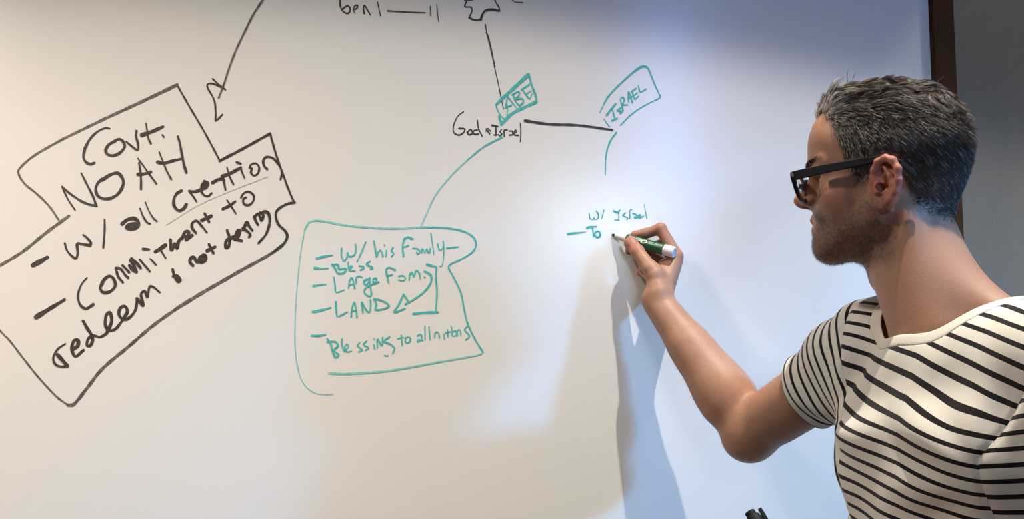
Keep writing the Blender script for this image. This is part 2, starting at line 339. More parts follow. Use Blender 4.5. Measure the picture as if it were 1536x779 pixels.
HI('drawn_outline', 'teal hand-drawn box around ABE', 'ink_teal', [
 ('Q3', 4, 5.5, '485,365 540,310 650,210 795,75'), ('Q3', 2.4, 3, '800,70 830,180 868,280 875,340'), ('Q3', 4.6, 5, '872,345 780,385 640,455 535,560'), ('Q3', 4, 3, '535,560 510,480'), ('Q3', 2, 1.6, '480,370 500,430 540,490 572,510')])
HI('handwritten_word', 'teal word "ABE"', 'ink_teal', [
 ('Q3', 2.4, 2, '595,285 572,400'), ('Q3', 1.6, 1.6, '580,340 592,400 588,478'), ('Q3', 2, 1.4, '598,290 640,350 690,405'), ('Q3', 1.8, 1.8, '570,402 635,372'),
 ('Q3', 2, 2, '650,275 665,325 705,375'), ('Q3', 2.4, 2.2, '640,270 700,240 705,278 670,312 735,310 745,345 712,376'), ('Q3', 3, 2.4, '730,225 818,165'), ('Q3', 2.2, 2, '738,220 768,265 808,312 830,262'), ('Q3', 2, 2, '775,265 822,235')])
HI('drawn_line', 'teal curve down from God & Israel to the teal box', 'ink_teal', [('Z', 3, 2, '752.6,206 726,220 702,239')])
HI('drawn_line', 'pale teal lower end of the curve', 'ink_pale', [('Z', 2.2, 1.8, '702,239 680,260 655,290 640,320 632,338')])
HI('drawn_outline', 'teal hand-drawn box around ISRAEL', 'ink_teal', [
 ('Q4', 1.4, 2.6, '38,610 80,520 130,430'), ('Q4', 2.6, 2.4, '130,430 220,330 330,225'), ('Q4', 2.4, 3.4, '330,225 440,130 530,75 580,75'), ('Q4', 2.4, 1.6, '580,75 610,110 650,210 700,330 740,410'),
 ('Q4', 1.8, 2, '740,410 735,445 640,490 520,555 400,640 280,760'), ('Q4', 1.6, 2, '85,690 150,779')])
HI('handwritten_word', 'teal word "ISRAEL"', 'ink_teal', [
 ('Q4', 4, 2.4, '120,640 165,580 225,510'), ('Q4', 2, 2, '185,580 215,690'), ('Q4', 2.8, 2.4, '180,705 240,680'), ('Q4', 2.2, 2.6, '280,558 240,590 300,598 275,620'),
 ('Q4', 2, 2, '310,590 290,510 280,450 312,435 322,480 300,520 360,522'), ('Q4', 2, 2, '375,490 370,420 375,370 400,430 418,495'), ('Q4', 2, 2, '370,450 410,425'),
 ('Q4', 3, 2, '410,370 460,330'), ('Q4', 2, 2, '415,375 445,455 490,420'), ('Q4', 2, 2, '440,410 475,385'), ('Q4', 1.8, 2.4, '488,300 510,370 575,340')])
HI('drawn_line', 'teal curve below the ISRAEL box', 'ink_teal', [('E', 3, 1.4, '375,308 350,345 335,400 332,475')])
HI('handwritten_word', 'teal words "w/ Israel"', 'ink_teal', [
 ('Q5', 1.4, 2, '428,165 440,250 490,262 500,228 525,262 575,240 575,180 545,125'), ('Q5', 1.8, 1.6, '668,110 632,250'), ('Q5', 3, 2, '832,125 890,148 930,112'), ('Q5', 1.6, 1.6, '915,130 915,280'), ('Q5', 1.8, 1.6, '850,272 912,278'),
 ('Q5', 2, 2, '1020,160 980,200 1060,240 1040,270'), ('Q5', 1.8, 1.6, '1095,250 1092,150 1100,108 1128,98'), ('Q5', 2, 2.4, '1145,170 1200,185 1220,228 1170,240 1185,215'), ('Q5', 2.4, 2, '1230,230 1275,195 1245,190 1240,240 1320,210'), ('Q5', 1, 1.4, '1332,20 1350,130 1375,245')])
HI('handwritten_word', 'teal dash and word "To" being written', 'ink_teal', [
 ('Q5', 4, 1.2, '75,505 180,490 370,468'), ('Q5', 4, 2, '395,405 450,388 550,380'), ('Q5', 2.4, 1.4, '475,390 485,440 498,550'), ('Q5', 3, 3, '540,475 512,515 560,565 608,530 590,470 545,462 515,500')])
HI('drawn_outline', 'teal hand-drawn box around the family list', 'ink_pale', [
 ('C', 1.4, 1.6, '180,733 140,733 100,722 60,680 38,600 32,500 38,350 52,200 70,90'), ('C', 3, 2.6, '70,90 90,60 130,55 250,75 400,85 540,80')])
HI('drawn_line', 'teal bottom edge of the family list box', 'ink_pale', [('C', 3.4, 2.2, '165,650 240,652 400,640 600,605 740,580 765,568')])
HI('drawn_outline', 'teal hand-drawn box around the family list', 'ink_teal', [
 ('C', 2.6, 2.4, '540,80 640,85 710,105 738,140 725,175 680,205 632,232 650,275 680,340 700,440 730,510 765,568')])
HI('handwritten_word', 'teal words "w/ his Family"', 'ink_teal', [
 ('T1', 4.4, 1.8, '115,265 170,250 245,237'), ('T1', 2.2, 2.2, '320,180 318,240 340,285 365,255 368,215 385,248 425,235 438,190 435,145'), ('T1', 2.4, 1.8, '520,128 490,200 450,292'),
 ('T1', 2.2, 2, '590,120 600,180 612,250 625,210 645,195 660,225 665,248'), ('T1', 1.8, 1.8, '695,195 690,248'), ('T1', 2, 1.6, '675,152 678,160'), ('T1', 2.4, 2.2, '750,175 735,200 755,225 735,250'),
 ('T2', 2.6, 2.6, '190,265 182,190 195,125'), ('T2', 4, 3, '195,128 225,112 262,125'), ('T2', 2.2, 2, '190,190 230,180'), ('T2', 2, 2, '265,200 300,203 322,225 305,247 295,232'), ('T2', 2, 2, '335,238 342,205 362,235 376,205 392,238'),
 ('T2', 1.8, 1.8, '404,200 404,235'), ('T2', 2.2, 1.4, '410,80 422,160 435,250'), ('T2', 2.2, 1.4, '465,165 480,212 508,198 510,140 515,200 512,280 500,345 480,348'), ('T2', 2.8, 2, '540,200 630,190')])
HI('handwritten_word', 'teal word "Bless" with its dash', 'ink_teal', [
 ('T1', 4, 2, '95,348 140,352 205,350'), ('T1', 3, 3, '240,318 265,350 290,392 340,385 355,352 300,355 288,320 240,320'), ('T1', 1.8, 1.6, '375,298 375,330 380,368'), ('T1', 2, 2, '382,365 410,335 392,330 392,368 432,368'),
 ('T1', 2, 2, '465,328 500,335 505,350 475,362'), ('T1', 2.4, 2.4, '555,290 528,315 582,345 560,355')])
HI('handwritten_word', 'teal words "Large Fam." with dash', 'ink_teal', [
 ('T1', 4, 2, '85,498 130,490 188,484'), ('T1', 2.6, 2, '255,425 265,490 275,550 340,530'), ('T1', 2.4, 2.4, '378,515 385,460 405,428 420,470 430,518'), ('T1', 2, 2, '385,490 425,480'), ('T1', 2.4, 2, '442,478 442,430 465,415 490,425'),
 ('T1', 2.8, 2.2, '540,440 505,455 520,488 548,460 552,425 555,480 568,570 540,580 510,550 520,515 580,480'), ('T1', 2.4, 2, '580,475 610,455 605,430 582,445 592,480 630,462'),
 ('T2', 2.6, 2.4, '70,480 58,430 50,375 75,358 125,378'), ('T2', 2.2, 2, '60,425 100,415'), ('T2', 2.4, 2, '150,430 185,425 205,445 190,465 150,460'), ('T2', 2.6, 2.2, '235,460 240,420 255,395 275,432 290,385 315,400 325,450'), ('T2', 2.2, 2, '358,436 364,440')])
HI('handwritten_word', 'teal word "LAND" with its dash', 'ink_teal', [
 ('T1', 4.4, 2.6, '80,712 150,700 228,678'), ('T1', 2.8, 2.4, '272,628 275,700 288,750 365,715'), ('T1', 2.4, 2.4, '400,755 405,690 425,635 440,690 448,758'), ('T1', 2.2, 2, '405,705 445,700'),
 ('T1', 2.4, 2.4, '498,722 487,630 520,690 550,715 562,665 560,612'), ('T1', 2.6, 2.4, '592,608 610,650 602,692 660,690 715,665 690,635 630,610 588,605')])
HI('drawn_arrow', 'teal bracket and curved arrow pointing at LAND', 'ink_teal', [
 ('T2', 4, 2.6, '380,335 455,355'), ('T2', 2.6, 2.6, '455,355 452,450 460,560 450,715'), ('T2', 3.6, 4, '270,732 350,724 465,720'), ('T2', 3.4, 2.6, '360,390 410,420 410,480 360,550 290,605 205,655'),
 ('T2', 3, 3, '190,575 150,660 115,718 200,690'), ('T2', 3, 2.4, '190,575 215,610 235,640')])
HI('handwritten_word', 'teal words "Blessing to all nations" with dash', 'ink_teal', [
 ('T3', 3.4, 2.4, '70,188 120,190 185,180'), ('T3', 3, 2.4, '200,215 228,255 242,310 268,368 296,350 255,310 290,275 265,238 200,240'), ('T3', 2.2, 2, '325,215 325,270 345,322'), ('T3', 2.2, 2, '350,312 378,282 365,260 345,292 365,325 405,318'),
 ('T3', 2.6, 2.4, '472,248 455,275 492,308 465,325'), ('T3', 2.4, 2, '530,235 505,265 548,292 520,310'), ('T3', 2, 2, '590,265 598,300'), ('T3', 1.8, 1.6, '593,212 597,220'), ('T3', 2.4, 2.2, '620,290 622,220 660,272 665,205'),
 ('T3', 2.8, 2.2, '722,200 675,235 730,260 762,295 750,335'), ('T3', 1.8, 1.4, '680,352 695,358 712,355'), ('T3', 2.2, 2, '820,185 828,270'), ('T3', 2.2, 2, '790,215 840,205'), ('T3', 2.4, 2.4, '855,215 855,242 880,250 897,225 885,200 858,208'),
 ('T3', 2.4, 2.2, '955,190 985,180 990,215 960,242 958,225 1000,228'), ('T3', 1.8, 1.8, '1018,110 1020,222'), ('T3', 1.8, 1.8, '1052,115 1062,222'), ('T3', 2, 1.8, '1100,205 1105,165 1130,162 1142,208'), ('T3', 1.8, 1.8, '1178,175 1182,220'),
 ('T3', 1.8, 1.8, '1208,140 1212,200'), ('T3', 1.6, 1.6, '1190,165 1235,155'), ('T3', 1.6, 1.6, '1238,108 1246,150'), ('T3', 2, 2, '1250,160 1275,150 1282,185 1250,192 1244,165'), ('T3', 2, 1.8, '1290,192 1290,150 1312,140 1320,185'),
 ('T3', 2.4, 2, '1380,110 1350,140 1392,190 1360,225')])

# ------------------------------------------------------------------ implicit-surface modeller (numpy)
def V3(*a): return np.array(a, float)
def nrm(v): v = np.asarray(v, float); return v/np.linalg.norm(v)
class Field:
    def __init__(s): s.ops = []
    def cone(s, a, b, ra, rb, k=.01, op='u'):
        a = np.array(a, float); b = np.array(b, float); ba = b-a; l2 = ba@ba+1e-12
        def f(p):
            pa = p-a; h = np.clip(pa@ba/l2, 0, 1); d = pa-h[:, None]*ba
            return np.sqrt((d*d).sum(1))-(ra+(rb-ra)*h)
        s.ops.append((f, op, k, (a+b)/2, math.sqrt(l2)/2+max(ra, rb))); return s
    def ell(s, c, r, k=.01, op='u', R=None):
        c = np.array(c, float); r = np.array(r, float); R_ = np.eye(3) if R is None else np.array(R, float)   # rows of R = local axes
        def f(p):
            q = (p-c)@R_.T; k0 = np.sqrt(((q/r)**2).sum(1)); k1 = np.sqrt(((q/(r*r))**2).sum(1))+1e-9
            return k0*(k0-1)/k1
        s.ops.append((f, op, k, c, r.max())); return s
    def poly(s, pts, rs, k=.01, op='u'):
        for i in range(len(pts)-1): s.cone(pts[i], pts[i+1], rs[i], rs[i+1], k if i == 0 or k < .004 else k, op)
        return s
    def raw(s, p, ops):
        d = np.full(len(p), 1.0)
        for f, op, k, c, r in ops:
            e = f(p)
            if op == 'u':
                h = np.maximum(k-np.abs(d-e), 0)/k; d = np.minimum(d, e)-h*h*k*.25
            else:
                h = np.maximum(k-np.abs(d+e), 0)/k; d = np.maximum(d, -e)+h*h*k*.25
        return d
    def __call__(s, p, B=.06):
        if len(p) < 4000 and False: return s.raw(p, s.ops)
        key = np.floor(p/B).astype(np.int64); kk = (key[:, 0]+500)*1000003+(key[:, 1]+500)*1009+(key[:, 2]+500)
        order = np.argsort(kk, kind='stable'); ks = kk[order]
        starts = np.concatenate([[0], np.nonzero(np.diff(ks))[0]+1, [len(ks)]]); out = np.empty(len(p))
        for i in range(len(starts)-1):
            ix = order[starts[i]:starts[i+1]]; c = (key[ix[0]]+.5)*B
            ops = [o for o in s.ops if np.linalg.norm(o[3]-c) < o[4]+B*.87+.045]
            out[ix] = s.raw(p[ix], ops) if ops else .05
        return out
def surface(field, lo, hi, cell, zmap=None, project=2):
    """surface nets over a sparse narrow band; zmap maps grid z to world z (monotone, stretches cells where detail is hidden)"""
    lo = np.array(lo, float); hi = np.array(hi, float)
    tw = (lambda g: g) if zmap is None else (lambda g: np.stack([g[:, 0], g[:, 1], zmap(g[:, 2])], 1))
    S = 32; n = np.ceil((hi-lo)/(cell*S)).astype(int)
    cells = np.stack(np.meshgrid(*[np.arange(k) for k in n], indexing='ij'), -1).reshape(-1, 3)
    while True:
        h = S*cell; c = lo+(cells+.5)*h; w = tw(c); a = tw(c-h/2); b = tw(c+h/2)
        rad = np.linalg.norm(b-a, axis=1)/2
        d = field.raw(w, field.ops) if S == 32 else field(w)
        act = cells[np.abs(d) < rad*1.35+.002+ (0.01 if S == 32 else 0)]
        if S == 1: break
        S //= 2 if S <= 4 else 2
        off = np.stack(np.meshgrid([0, 1], [0, 1], [0, 1], indexing='ij'), -1).reshape(-1, 3)
        cells = (act[:, None, :]*2+off[None]).reshape(-1, 3)
    cells = act
    BIG = 4096
    enc = lambda q: (q[..., 0]*BIG+q[..., 1])*BIG+q[..., 2]
    off = np.stack(np.meshgrid([0, 1], [0, 1], [0, 1], indexing='ij'), -1).reshape(-1, 3)
    corners = cells[:, None, :]+off[None]
    ck = enc(corners).ravel(); uk, inv = np.unique(ck, return_inverse=True); inv = inv.reshape(-1, 8)
    up = np.stack([uk//(BIG*BIG), (uk//BIG) % BIG, uk % BIG], 1); wp = tw(lo+up*cell); val = field(wp)
    cv = val[inv]; s = cv < 0; mixed = s.any(1) & ~s.all(1)
    cells = cells[mixed]; inv = inv[mixed]; cv = cv[mixed]
    E = [(a, b) for a in range(8) for b in range(a+1, 8) if np.abs(off[a]-off[b]).sum() == 1]
    acc = np.zeros((len(cells), 3)); cnt = np.zeros(len(cells))
    for a, b in E:
        da, db = cv[:, a], cv[:, b]; m = (da < 0) != (db < 0); t = np.where(m, da/(da-db+1e-20), 0)
        acc += np.where(m[:, None], off[a]+(off[b]-off[a])*t[:, None], 0); cnt += m
    verts = tw(lo+(cells+acc/cnt[:, None])*cell)
    keys = enc(cells); order = np.argsort(keys); sk = keys[order]
    def find(q):
        k = enc(q); i = np.searchsorted(sk, k); i = np.clip(i, 0, len(sk)-1); ok = sk[i] == k; return np.where(ok, order[i], -1)
    faces = []
    for ax in range(3):
        o1, o2 = [(1, 2), (2, 0), (0, 1)][ax]
        ca = 0; cb = [4, 2, 1][ax]
        va, vb = cv[:, ca], cv[:, cb]; m = np.nonzero((va < 0) != (vb < 0))[0]
        q = cells[m]; d1 = np.zeros(3, int); d1[o1] = 1; d2 = np.zeros(3, int); d2[o2] = 1
        f = np.stack([find(q), find(q-d1), find(q-d1-d2), find(q-d2)], 1); flip = va[m] < 0
        ok = (f >= 0).all(1); f = f[ok]; fl = flip[ok]; f[~fl] = f[~fl][:, ::-1]; faces.append(f)
    faces = np.concatenate(faces)
    for _ in range(project):
        e = 4e-4; d = field(verts); g = np.stack([field(verts+np.eye(3)[i]*e)-field(verts-np.eye(3)[i]*e) for i in range(3)], 1)/(2*e)
        g2 = (g*g).sum(1)[:, None]+1e-6; step = d[:, None]*g/g2
        ln = np.linalg.norm(step, axis=1)[:, None]; verts = verts-step*np.minimum(1, .002/(ln+1e-9))
    return verts, faces
def clip(verts, faces, g, attrs):
    """keep the part of a mesh where g > 0; attrs = list of per-vertex arrays carried along"""
    tri = faces if faces.shape[1] == 3 else np.concatenate([faces[:, [0, 1, 2]], faces[:, [0, 2, 3]]])
    pos = g > 0; c = pos[tri].sum(1); keepf = tri[c == 3]; out = [keepf]
    nv = [verts]; na = [[a] for a in attrs]; cache = {}; base = len(verts); newv = []; newa = [[] for _ in attrs]
    def cut(i, j):
        k = (min(i, j), max(i, j))
        if k not in cache:
            t = g[k[0]]/(g[k[0]]-g[k[1]]); cache[k] = base+len(newv)
            newv.append(verts[k[0]]+(verts[k[1]]-verts[k[0]])*t)
            for n, a in enumerate(attrs): newa[n].append(a[k[0]]+(a[k[1]]-a[k[0]])*t)
        return cache[k]
    ext = []
    for t in tri[(c == 1) | (c == 2)]:
        p = pos[t]
        if p.sum() == 1:
            r = int(np.argmax(p)); a, b, d = t[r], t[(r+1) % 3], t[(r+2) % 3]; ext.append([a, cut(a, b), cut(a, d)])
        else:
            r = int(np.argmin(p)); a, b, d = t[r], t[(r+1) % 3], t[(r+2) % 3]; x, y = cut(a, b), cut(a, d); ext.append([x, b, d]); ext.append([x, d, y])
    if ext: out.append(np.array(ext))
    F = np.concatenate(out); V = np.concatenate([verts, np.array(newv).reshape(-1, 3)])
    A = [np.concatenate([a, np.array(newa[n]).reshape((-1,)+a.shape[1:])]) for n, a in enumerate(attrs)]
    used = np.unique(F); remap = np.full(len(V), -1); remap[used] = np.arange(len(used))
    return V[used], remap[F], [a[used] for a in A]
def vnoise(p, scale, seed=0):            # smooth value noise, 0..1
    q = p*scale+seed*17.31; i = np.floor(q).astype(np.int64); f = q-i; f = f*f*(3-2*f)
    def hsh(a): 
        n = (a[:, 0]*73856093) ^ (a[:, 1]*19349663) ^ (a[:, 2]*83492791) ^ (seed*7919)
        n = (n ^ (n >> 13))*1274126177 & 0x7fffffff; return (n & 0xffff)/65535.
    r = 0
    for dx in (0, 1):
        for dy in (0, 1):
            for dz in (0, 1):
                w = (f[:, 0] if dx else 1-f[:, 0])*(f[:, 1] if dy else 1-f[:, 1])*(f[:, 2] if dz else 1-f[:, 2])
                r = r+w*hsh(i+np.array([dx, dy, dz]))
    return r
def sstep(a, b, x): t = np.clip((x-a)/(b-a), 0, 1); return t*t*(3-2*t)

# ------------------------------------------------------------------ frames of the man
YAW = math.radians(29)
HC = V3(.494, 0, 1.6635); HC[1] = P(1322, 280, 1.242)[1]+.064
HF = V3(-math.cos(YAW), math.sin(YAW), 0); HL = V3(-math.sin(YAW), -math.cos(YAW), 0); HU = V3(0, 0, 1)
HR = np.array([HF, HL, HU])
def h(x, y, z): return HC+HF*x+HL*y+HU*z
TW = math.radians(16)
S_R = P(1318, 523, 1.37); E_R = P(1128, 648, 1.55); W_R = H(983, 448, .072)
TF = V3(-math.cos(TW), -math.sin(TW), 0); TL = V3(math.sin(TW), -math.cos(TW), 0); TR = np.array([TF, TL, HU])
T0 = V3(.548, 1.228, 1.466)
def t_(f, l, z): return T0+TF*f+TL*l+HU*z
S_L = t_(-.005, .168, -.026); E_L = t_(-.035, .225, -.29); W_L = t_(.185, .15, -.31)
print('S_R', S_R, t_(0, -.165, 0), 'armlen', np.linalg.norm(S_R-E_R), np.linalg.norm(E_R-W_R))
HT, HE = H(918, 352, .0015), H(1009, 378, .063)      # marker tip and rear end
MD = nrm(HE-HT); MLEN = .124; HE = HT+MD*MLEN

# ------------------------------------------------------------------ body
B = Field()
# head
B.ell(h(.001, 0, .060), (.0940, .0755, .078), .01, R=HR)
B.ell(h(.045, 0, .000), (.048, .056, .076), .03, R=HR)
B.ell(h(.061, 0, .075), (.034, .052, .045), .03, R=HR)
B.ell(h(.036, 0, -.046), (.046, .043, .034), .02, R=HR)
for s in (1, -1):
    B.cone(h(.008, s*.049, -.030), h(.072, s*.012, -.063), .0205, .0165, .022)
    B.cone(h(.008, s*.055, .010), h(.006, s*.051, -.032), .018, .019, .02)
    B.ell(h(.058, s*.042, -.004), (.024, .019, .020), .022, R=HR)
    B.cone(h(.087, s*.012, .040), h(.072, s*.044, .040), .0125, .011, .014)
B.ell(h(.0805, 0, -.065), (.0180, .019, .0180), .02, R=HR)
B.ell(h(.0765, 0, -.027), (.0195, .026, .028), .02, R=HR)
for s in (1, -1):
    B.ell(h(.092, s*.032, .016), (.019, .0195, .015), .014, 's', R=HR)
    B.ell(h(.070, s*.032, .016), (.0145, .0155, .0135), .005, R=HR)
    B.ell(h(.086, s*.033, .016), (.010, .0110, .0034), .003, 's', R=HR)
B.ell(h(-.030, 0, .020), (.0575, .056, .058), .02, R=HR)
# nose
B.cone(h(.088, 0, .030), h(.1125, 0, .005), .0080, .0078, .012)
B.cone(h(.095, 0, -.006), h(.111, 0, -.003), .0075, .0060, .010)
B.ell(h(.1150, 0, .0015), (.0090, .0092, .0075), .008, R=HR)
for s in (1, -1):
    B.ell(h(.101, s*.0125, -.002), (.0115, .0068, .0072), .007, R=HR)
    B.ell(h(.1070, s*.0065, -.0095), (.0052, .0028, .0042), .003, 's', R=HR)
# lips
for s in (1, -1):
    B.cone(h(.0960, 0, -.0270), h(.077, s*.023, -.0325), .0060, .0030, .006)
    B.cone(h(.0930, 0, -.0405), h(.077, s*.021, -.0345), .0068, .0030, .006)
    B.cone(h(.1030, 0, -.0335), h(.083, s*.024, -.0335), .0015, .0010, .0035, 's')
B.ell(h(.094, 0, -.0185), (.003, .0035, .008), .004, 's', R=HR)
# ears
for s in (1, -1):
    def e(x, y, z, s=s): return h(x, s*y, z)
    ER = np.array([nrm(HF*.92-HL*s*.39), nrm(HL*s*.92+HF*.39), HU])
    B.ell(e(-.010, .0765, .003), (.0165, .0050, .030), .006, R=ER)
    B.ell(e(-.003, .0755, -.023), (.0085, .0050, .0085), .006, R=ER)
    rim = [(.006, .0745, .010), (.007, .0775, .021), (.002, .0815, .030), (-.008, .0855, .0335), (-.017, .0885, .029), (-.0225, .0900, .018), (-.0225, .0890, .004), (-.018, .0860, -.009), (-.011, .0815, -.019), (-.004, .0785, -.026)]
    B.ell(e(-.005, .0840, .000), (.0085, .0100, .0150), .004, 's', R=ER)
    B.ell(e(-.013, .0905, .016), (.0075, .0065, .0110), .004, 's', R=ER)
    B.poly([e(*q) for q in rim], [.0030, .0032, .0034, .0036, .0036, .0036, .0036, .0038, .0040, .0042], .006)
    B.poly([e(*q) for q in [(-.006, .0830, .022), (-.0125, .0850, .011), (-.0145, .0850, .000), (-.011, .0820, -.010), (-.004, .0800, -.014)]], [.0022, .0028, .0028, .0028, .0026], .003)
    B.cone(e(.0045, .0775, .001), e(.0035, .0775, -.006), .0040, .0042, .003)
    B.cone(e(.006, .074, .008), e(-.004, .077, .004), .0026, .0018, .003)
    B.ell(e(.0005, .0760, -.0015), (.0036, .010, .0048), .003, 's', R=ER)
# neck
NB = t_(.005, -.008, .028)
B.cone(h(-.012, 0, .000), NB+TF*.014+V3(0, 0, -.01), .047, .054, .02)
B.cone(h(-.024, 0, -.030), NB+TF*.004, .041, .051, .02)
B.cone(h(.002, 0, -.080), NB+TF*.022+V3(0, 0, -.055), .030, .030, .03)
B.ell(h(.018, 0, -.108), (.010, .012, .014), .014, R=HR)
for s in (1, -1):
    B.cone(h(-.026, s*.052, -.035), NB+TF*.044+TL*(.018*s)+V3(0, 0, -.052), .016, .010, .016)
    B.cone(h(-.040, s*.018, -.095), t_(-.022, s*.105, -.002), .028, .026, .03)
    B.cone(t_(.045, s*.030, -.055), t_(.022, s*.125, -.026), .010, .011, .02)
# torso
B.ell(t_(.000, 0, -.17), (.100, .150, .19), .04, R=TR)
B.cone(t_(-.02, -.11, -.040), t_(-.02, .11, -.040), .046, .046, .04)
B.ell(t_(-.005, 0, -.40), (.088, .140, .20), .05, R=TR)
B.ell(t_(-.01, 0, -.58), (.095, .150, .12), .05, R=TR)
for s in (1, -1):
    B.ell(t_(.045, s*.07, -.13), (.055, .075, .06), .03, R=TR)
    B.cone(t_(-.005, s*.085, -.64), t_(.0, s*.09, -1.02), .082, .055, .03)
    B.cone(t_(.0, s*.09, -1.02), t_(-.015, s*.095, -1.40), .055, .038, .02)
    B.cone(t_(-.015, s*.095, -1.43), t_(.12, s*.105, -1.445), .034, .026, .02)
# right arm
def lerp(a, b, t): return a+(b-a)*t
B.ell(S_R, (.058, .056, .058), .04)
B.cone(S_R, E_R, .046, .040, .03)
B.cone(lerp(S_R, E_R, .25)+V3(.0, -.004, .004), lerp(S_R, E_R, .78)+V3(0, 0, .004), .040, .037, .02)
B.cone(t_(0.02, -.12, -.08), lerp(S_R, E_R, .2), .045, .045, .04)
B.ell(E_R+V3(-.008, .004, -.012), (.035, .034, .033), .02)
u_ = nrm(W_R-E_R); side = nrm(np.cross(u_, V3(0, 1, 0)))
q1 = lerp(E_R, W_R, .22)
B.cone(E_R, lerp(E_R, W_R, .30), .036, .038, .02)
B.cone(q1+side*.012, lerp(E_R, W_R, .62)+side*.003, .033, .026, .02)
B.cone(q1-side*.012, lerp(E_R, W_R, .62)-side*.004, .032, .027, .02)
B.cone(lerp(E_R, W_R, .28), lerp(E_R, W_R, .95), .037, .0215, .02)
B.cone(lerp(E_R, W_R, .55)+side*.006, W_R+side*.006, .026, .0185, .012)
B.cone(lerp(E_R, W_R, .55)-side*.006, W_R-side*.005, .026, .0185, .012)
# right hand: palm
def palm(dst, src, r1, r2, k=.014): B.cone(src, dst, r1, r2, k)
MC = [H(1014, 384, .041), H(1011, 396, .034), H(1005, 408, .024), H(998, 418, .016)]
palm(MC[0], H(994, 440, .066), .0165, .0118); palm(MC[1], H(989, 441, .060), .0165, .0118)
palm(MC[2], H(984, 443, .052), .0155, .0110); palm(MC[3], H(980, 446, .048), .0145, .0100)
palm(H(980, 408, .070), H(988, 438, .080), .0175, .0145)
B.cone(H(984, 414, .060), H(1004, 404, .036), .010, .010, .012)
B.cone(H(998, 400, .028), H(990, 412, .044), .013, .013, .012)
# index
B.poly([MC[0], H(991, 343, .032), H(969, 350, .020), H(952, 352.5, .013)], [.0118, .0100, .0088, .0074], .004)
# thumb
TH = [H(982, 412, .074), H(975, 403, .070), H(956, 377, .051), H(946, 364, .039)]
B.poly(TH, [.0150, .0130, .0114, .0098], .005)
B.ell(H(947, 366, .039), (.0115, .0105, .0120), .006)
# middle, ring, little finger curl behind the marker
B.poly([MC[1], H(998, 364, .014), H(966, 376, .010), H(944, 376, .013)], [.0110, .0095, .0086, .0076], .003)
B.poly([MC[2], H(981, 383, .009), H(962, 394, .009), H(966, 404, .026)], [.0104, .0090, .0082, .0074], .003)
B.poly([MC[3], H(975, 402, .0085), H(962, 409, .0090), H(972, 417, .027)], [.0092, .0080, .0074, .0066], .003)
# left arm, bent, closed hand around the spare marker
SM0, SM1 = P(1124, 768, 1.13), P(1165, 830, 1.10)     # spare marker: visible cap end, lower end
SMD = nrm(SM1-SM0); SMG = SM0+SMD*.085; W_L = SMG+V3(.085, -.005, -.045); E_L = t_(-.03, .215, -.285)
B.ell(S_L, (.056, .054, .056), .04)
B.cone(S_L, E_L, .049, .040, .03)
B.cone(t_(0.02, .12, -.08), lerp(S_L, E_L, .2), .045, .045, .04)
B.cone(E_L, lerp(E_L, W_L, .3), .038, .040, .02); B.cone(lerp(E_L, W_L, .3), W_L, .040, .024, .02)
pd = nrm(SMG-W_L); up_ = SMD*-1; ac = nrm(np.cross(pd, up_))
KN = []
for i in range(4):
    k0 = SMG+up_*(.024-.018*i)-pd*.016+ac*.020; KN.append(k0)
    B.cone(W_L+up_*(.010-.008*i), k0, .016, .0105, .012)
    B.poly([k0, SMG+up_*(.024-.018*i)+pd*.016+ac*.014, SMG+up_*(.024-.018*i)+pd*.018-ac*.010, SMG+up_*(.023-.018*i)-pd*.002-ac*.017], [.0105, .0092, .0086, .0078], .003)
B.poly([W_L+up_*.012-ac*.008, SMG+up_*.036-pd*.024-ac*.012, SMG+up_*.042-ac*.010, SMG+up_*.044+pd*.014+ac*.004], [.015, .0125, .0105, .0088], .006)

def zmap(z):   # 1.8 mm cells above 1.27 m, long cells below
    zs = np.array([-2.0, 1.15, 1.25, 3.0]); out = np.array([1.20-3.15*6.5, 1.20-0.0, 1.25, 3.0])
    return np.interp(z, zs, out)
lo = V3(.12, .60, .95); hi = V3(.95, 1.76, 1.86)
# grid z from zg0 covers world z 0.0..: 1.20-(1.15-z)*6.5
zg0 = 1.15-1.22/6.5
import time; t0 = time.time()
bv, bf = surface(B, (.12, .85, zg0), (.86, 1.765, 1.85), .0018, zmap)
print('board gap', YB-bv[:, 1].max()); print('body', len(bv), len(bf), round(time.time()-t0, 1))
hp = (bv-HC)@HR.T; X, Y, Z = hp[:, 0], hp[:, 1], hp[:, 2]; AY = np.abs(Y)
onhead = Z > -.16
# hairline height as a function of X (head frame)
HLX = np.array([-.13, -.09, -.06, -.04, -.030, -.022, -.010, .008, .016, .028, .038, .046, .054, .062, .075, .10])
HLZ = np.array([-.042, -.044, -.040, -.028, -.010, .030, .042, .040, .005, .004, .020, .045, .072, .093, .110, .118])
def hairmask(p): 
    x = p[:, 0]; zl = np.interp(x, HLX, HLZ)+.010*(vnoise(p, 200, 3)-.5); return p[:, 2]-zl
hm = hairmask(hp); ear = (X > -.03) & (X < .014) & (AY > .070) & (Z < .040) & (Z > -.04)
hm[ear] = -.05
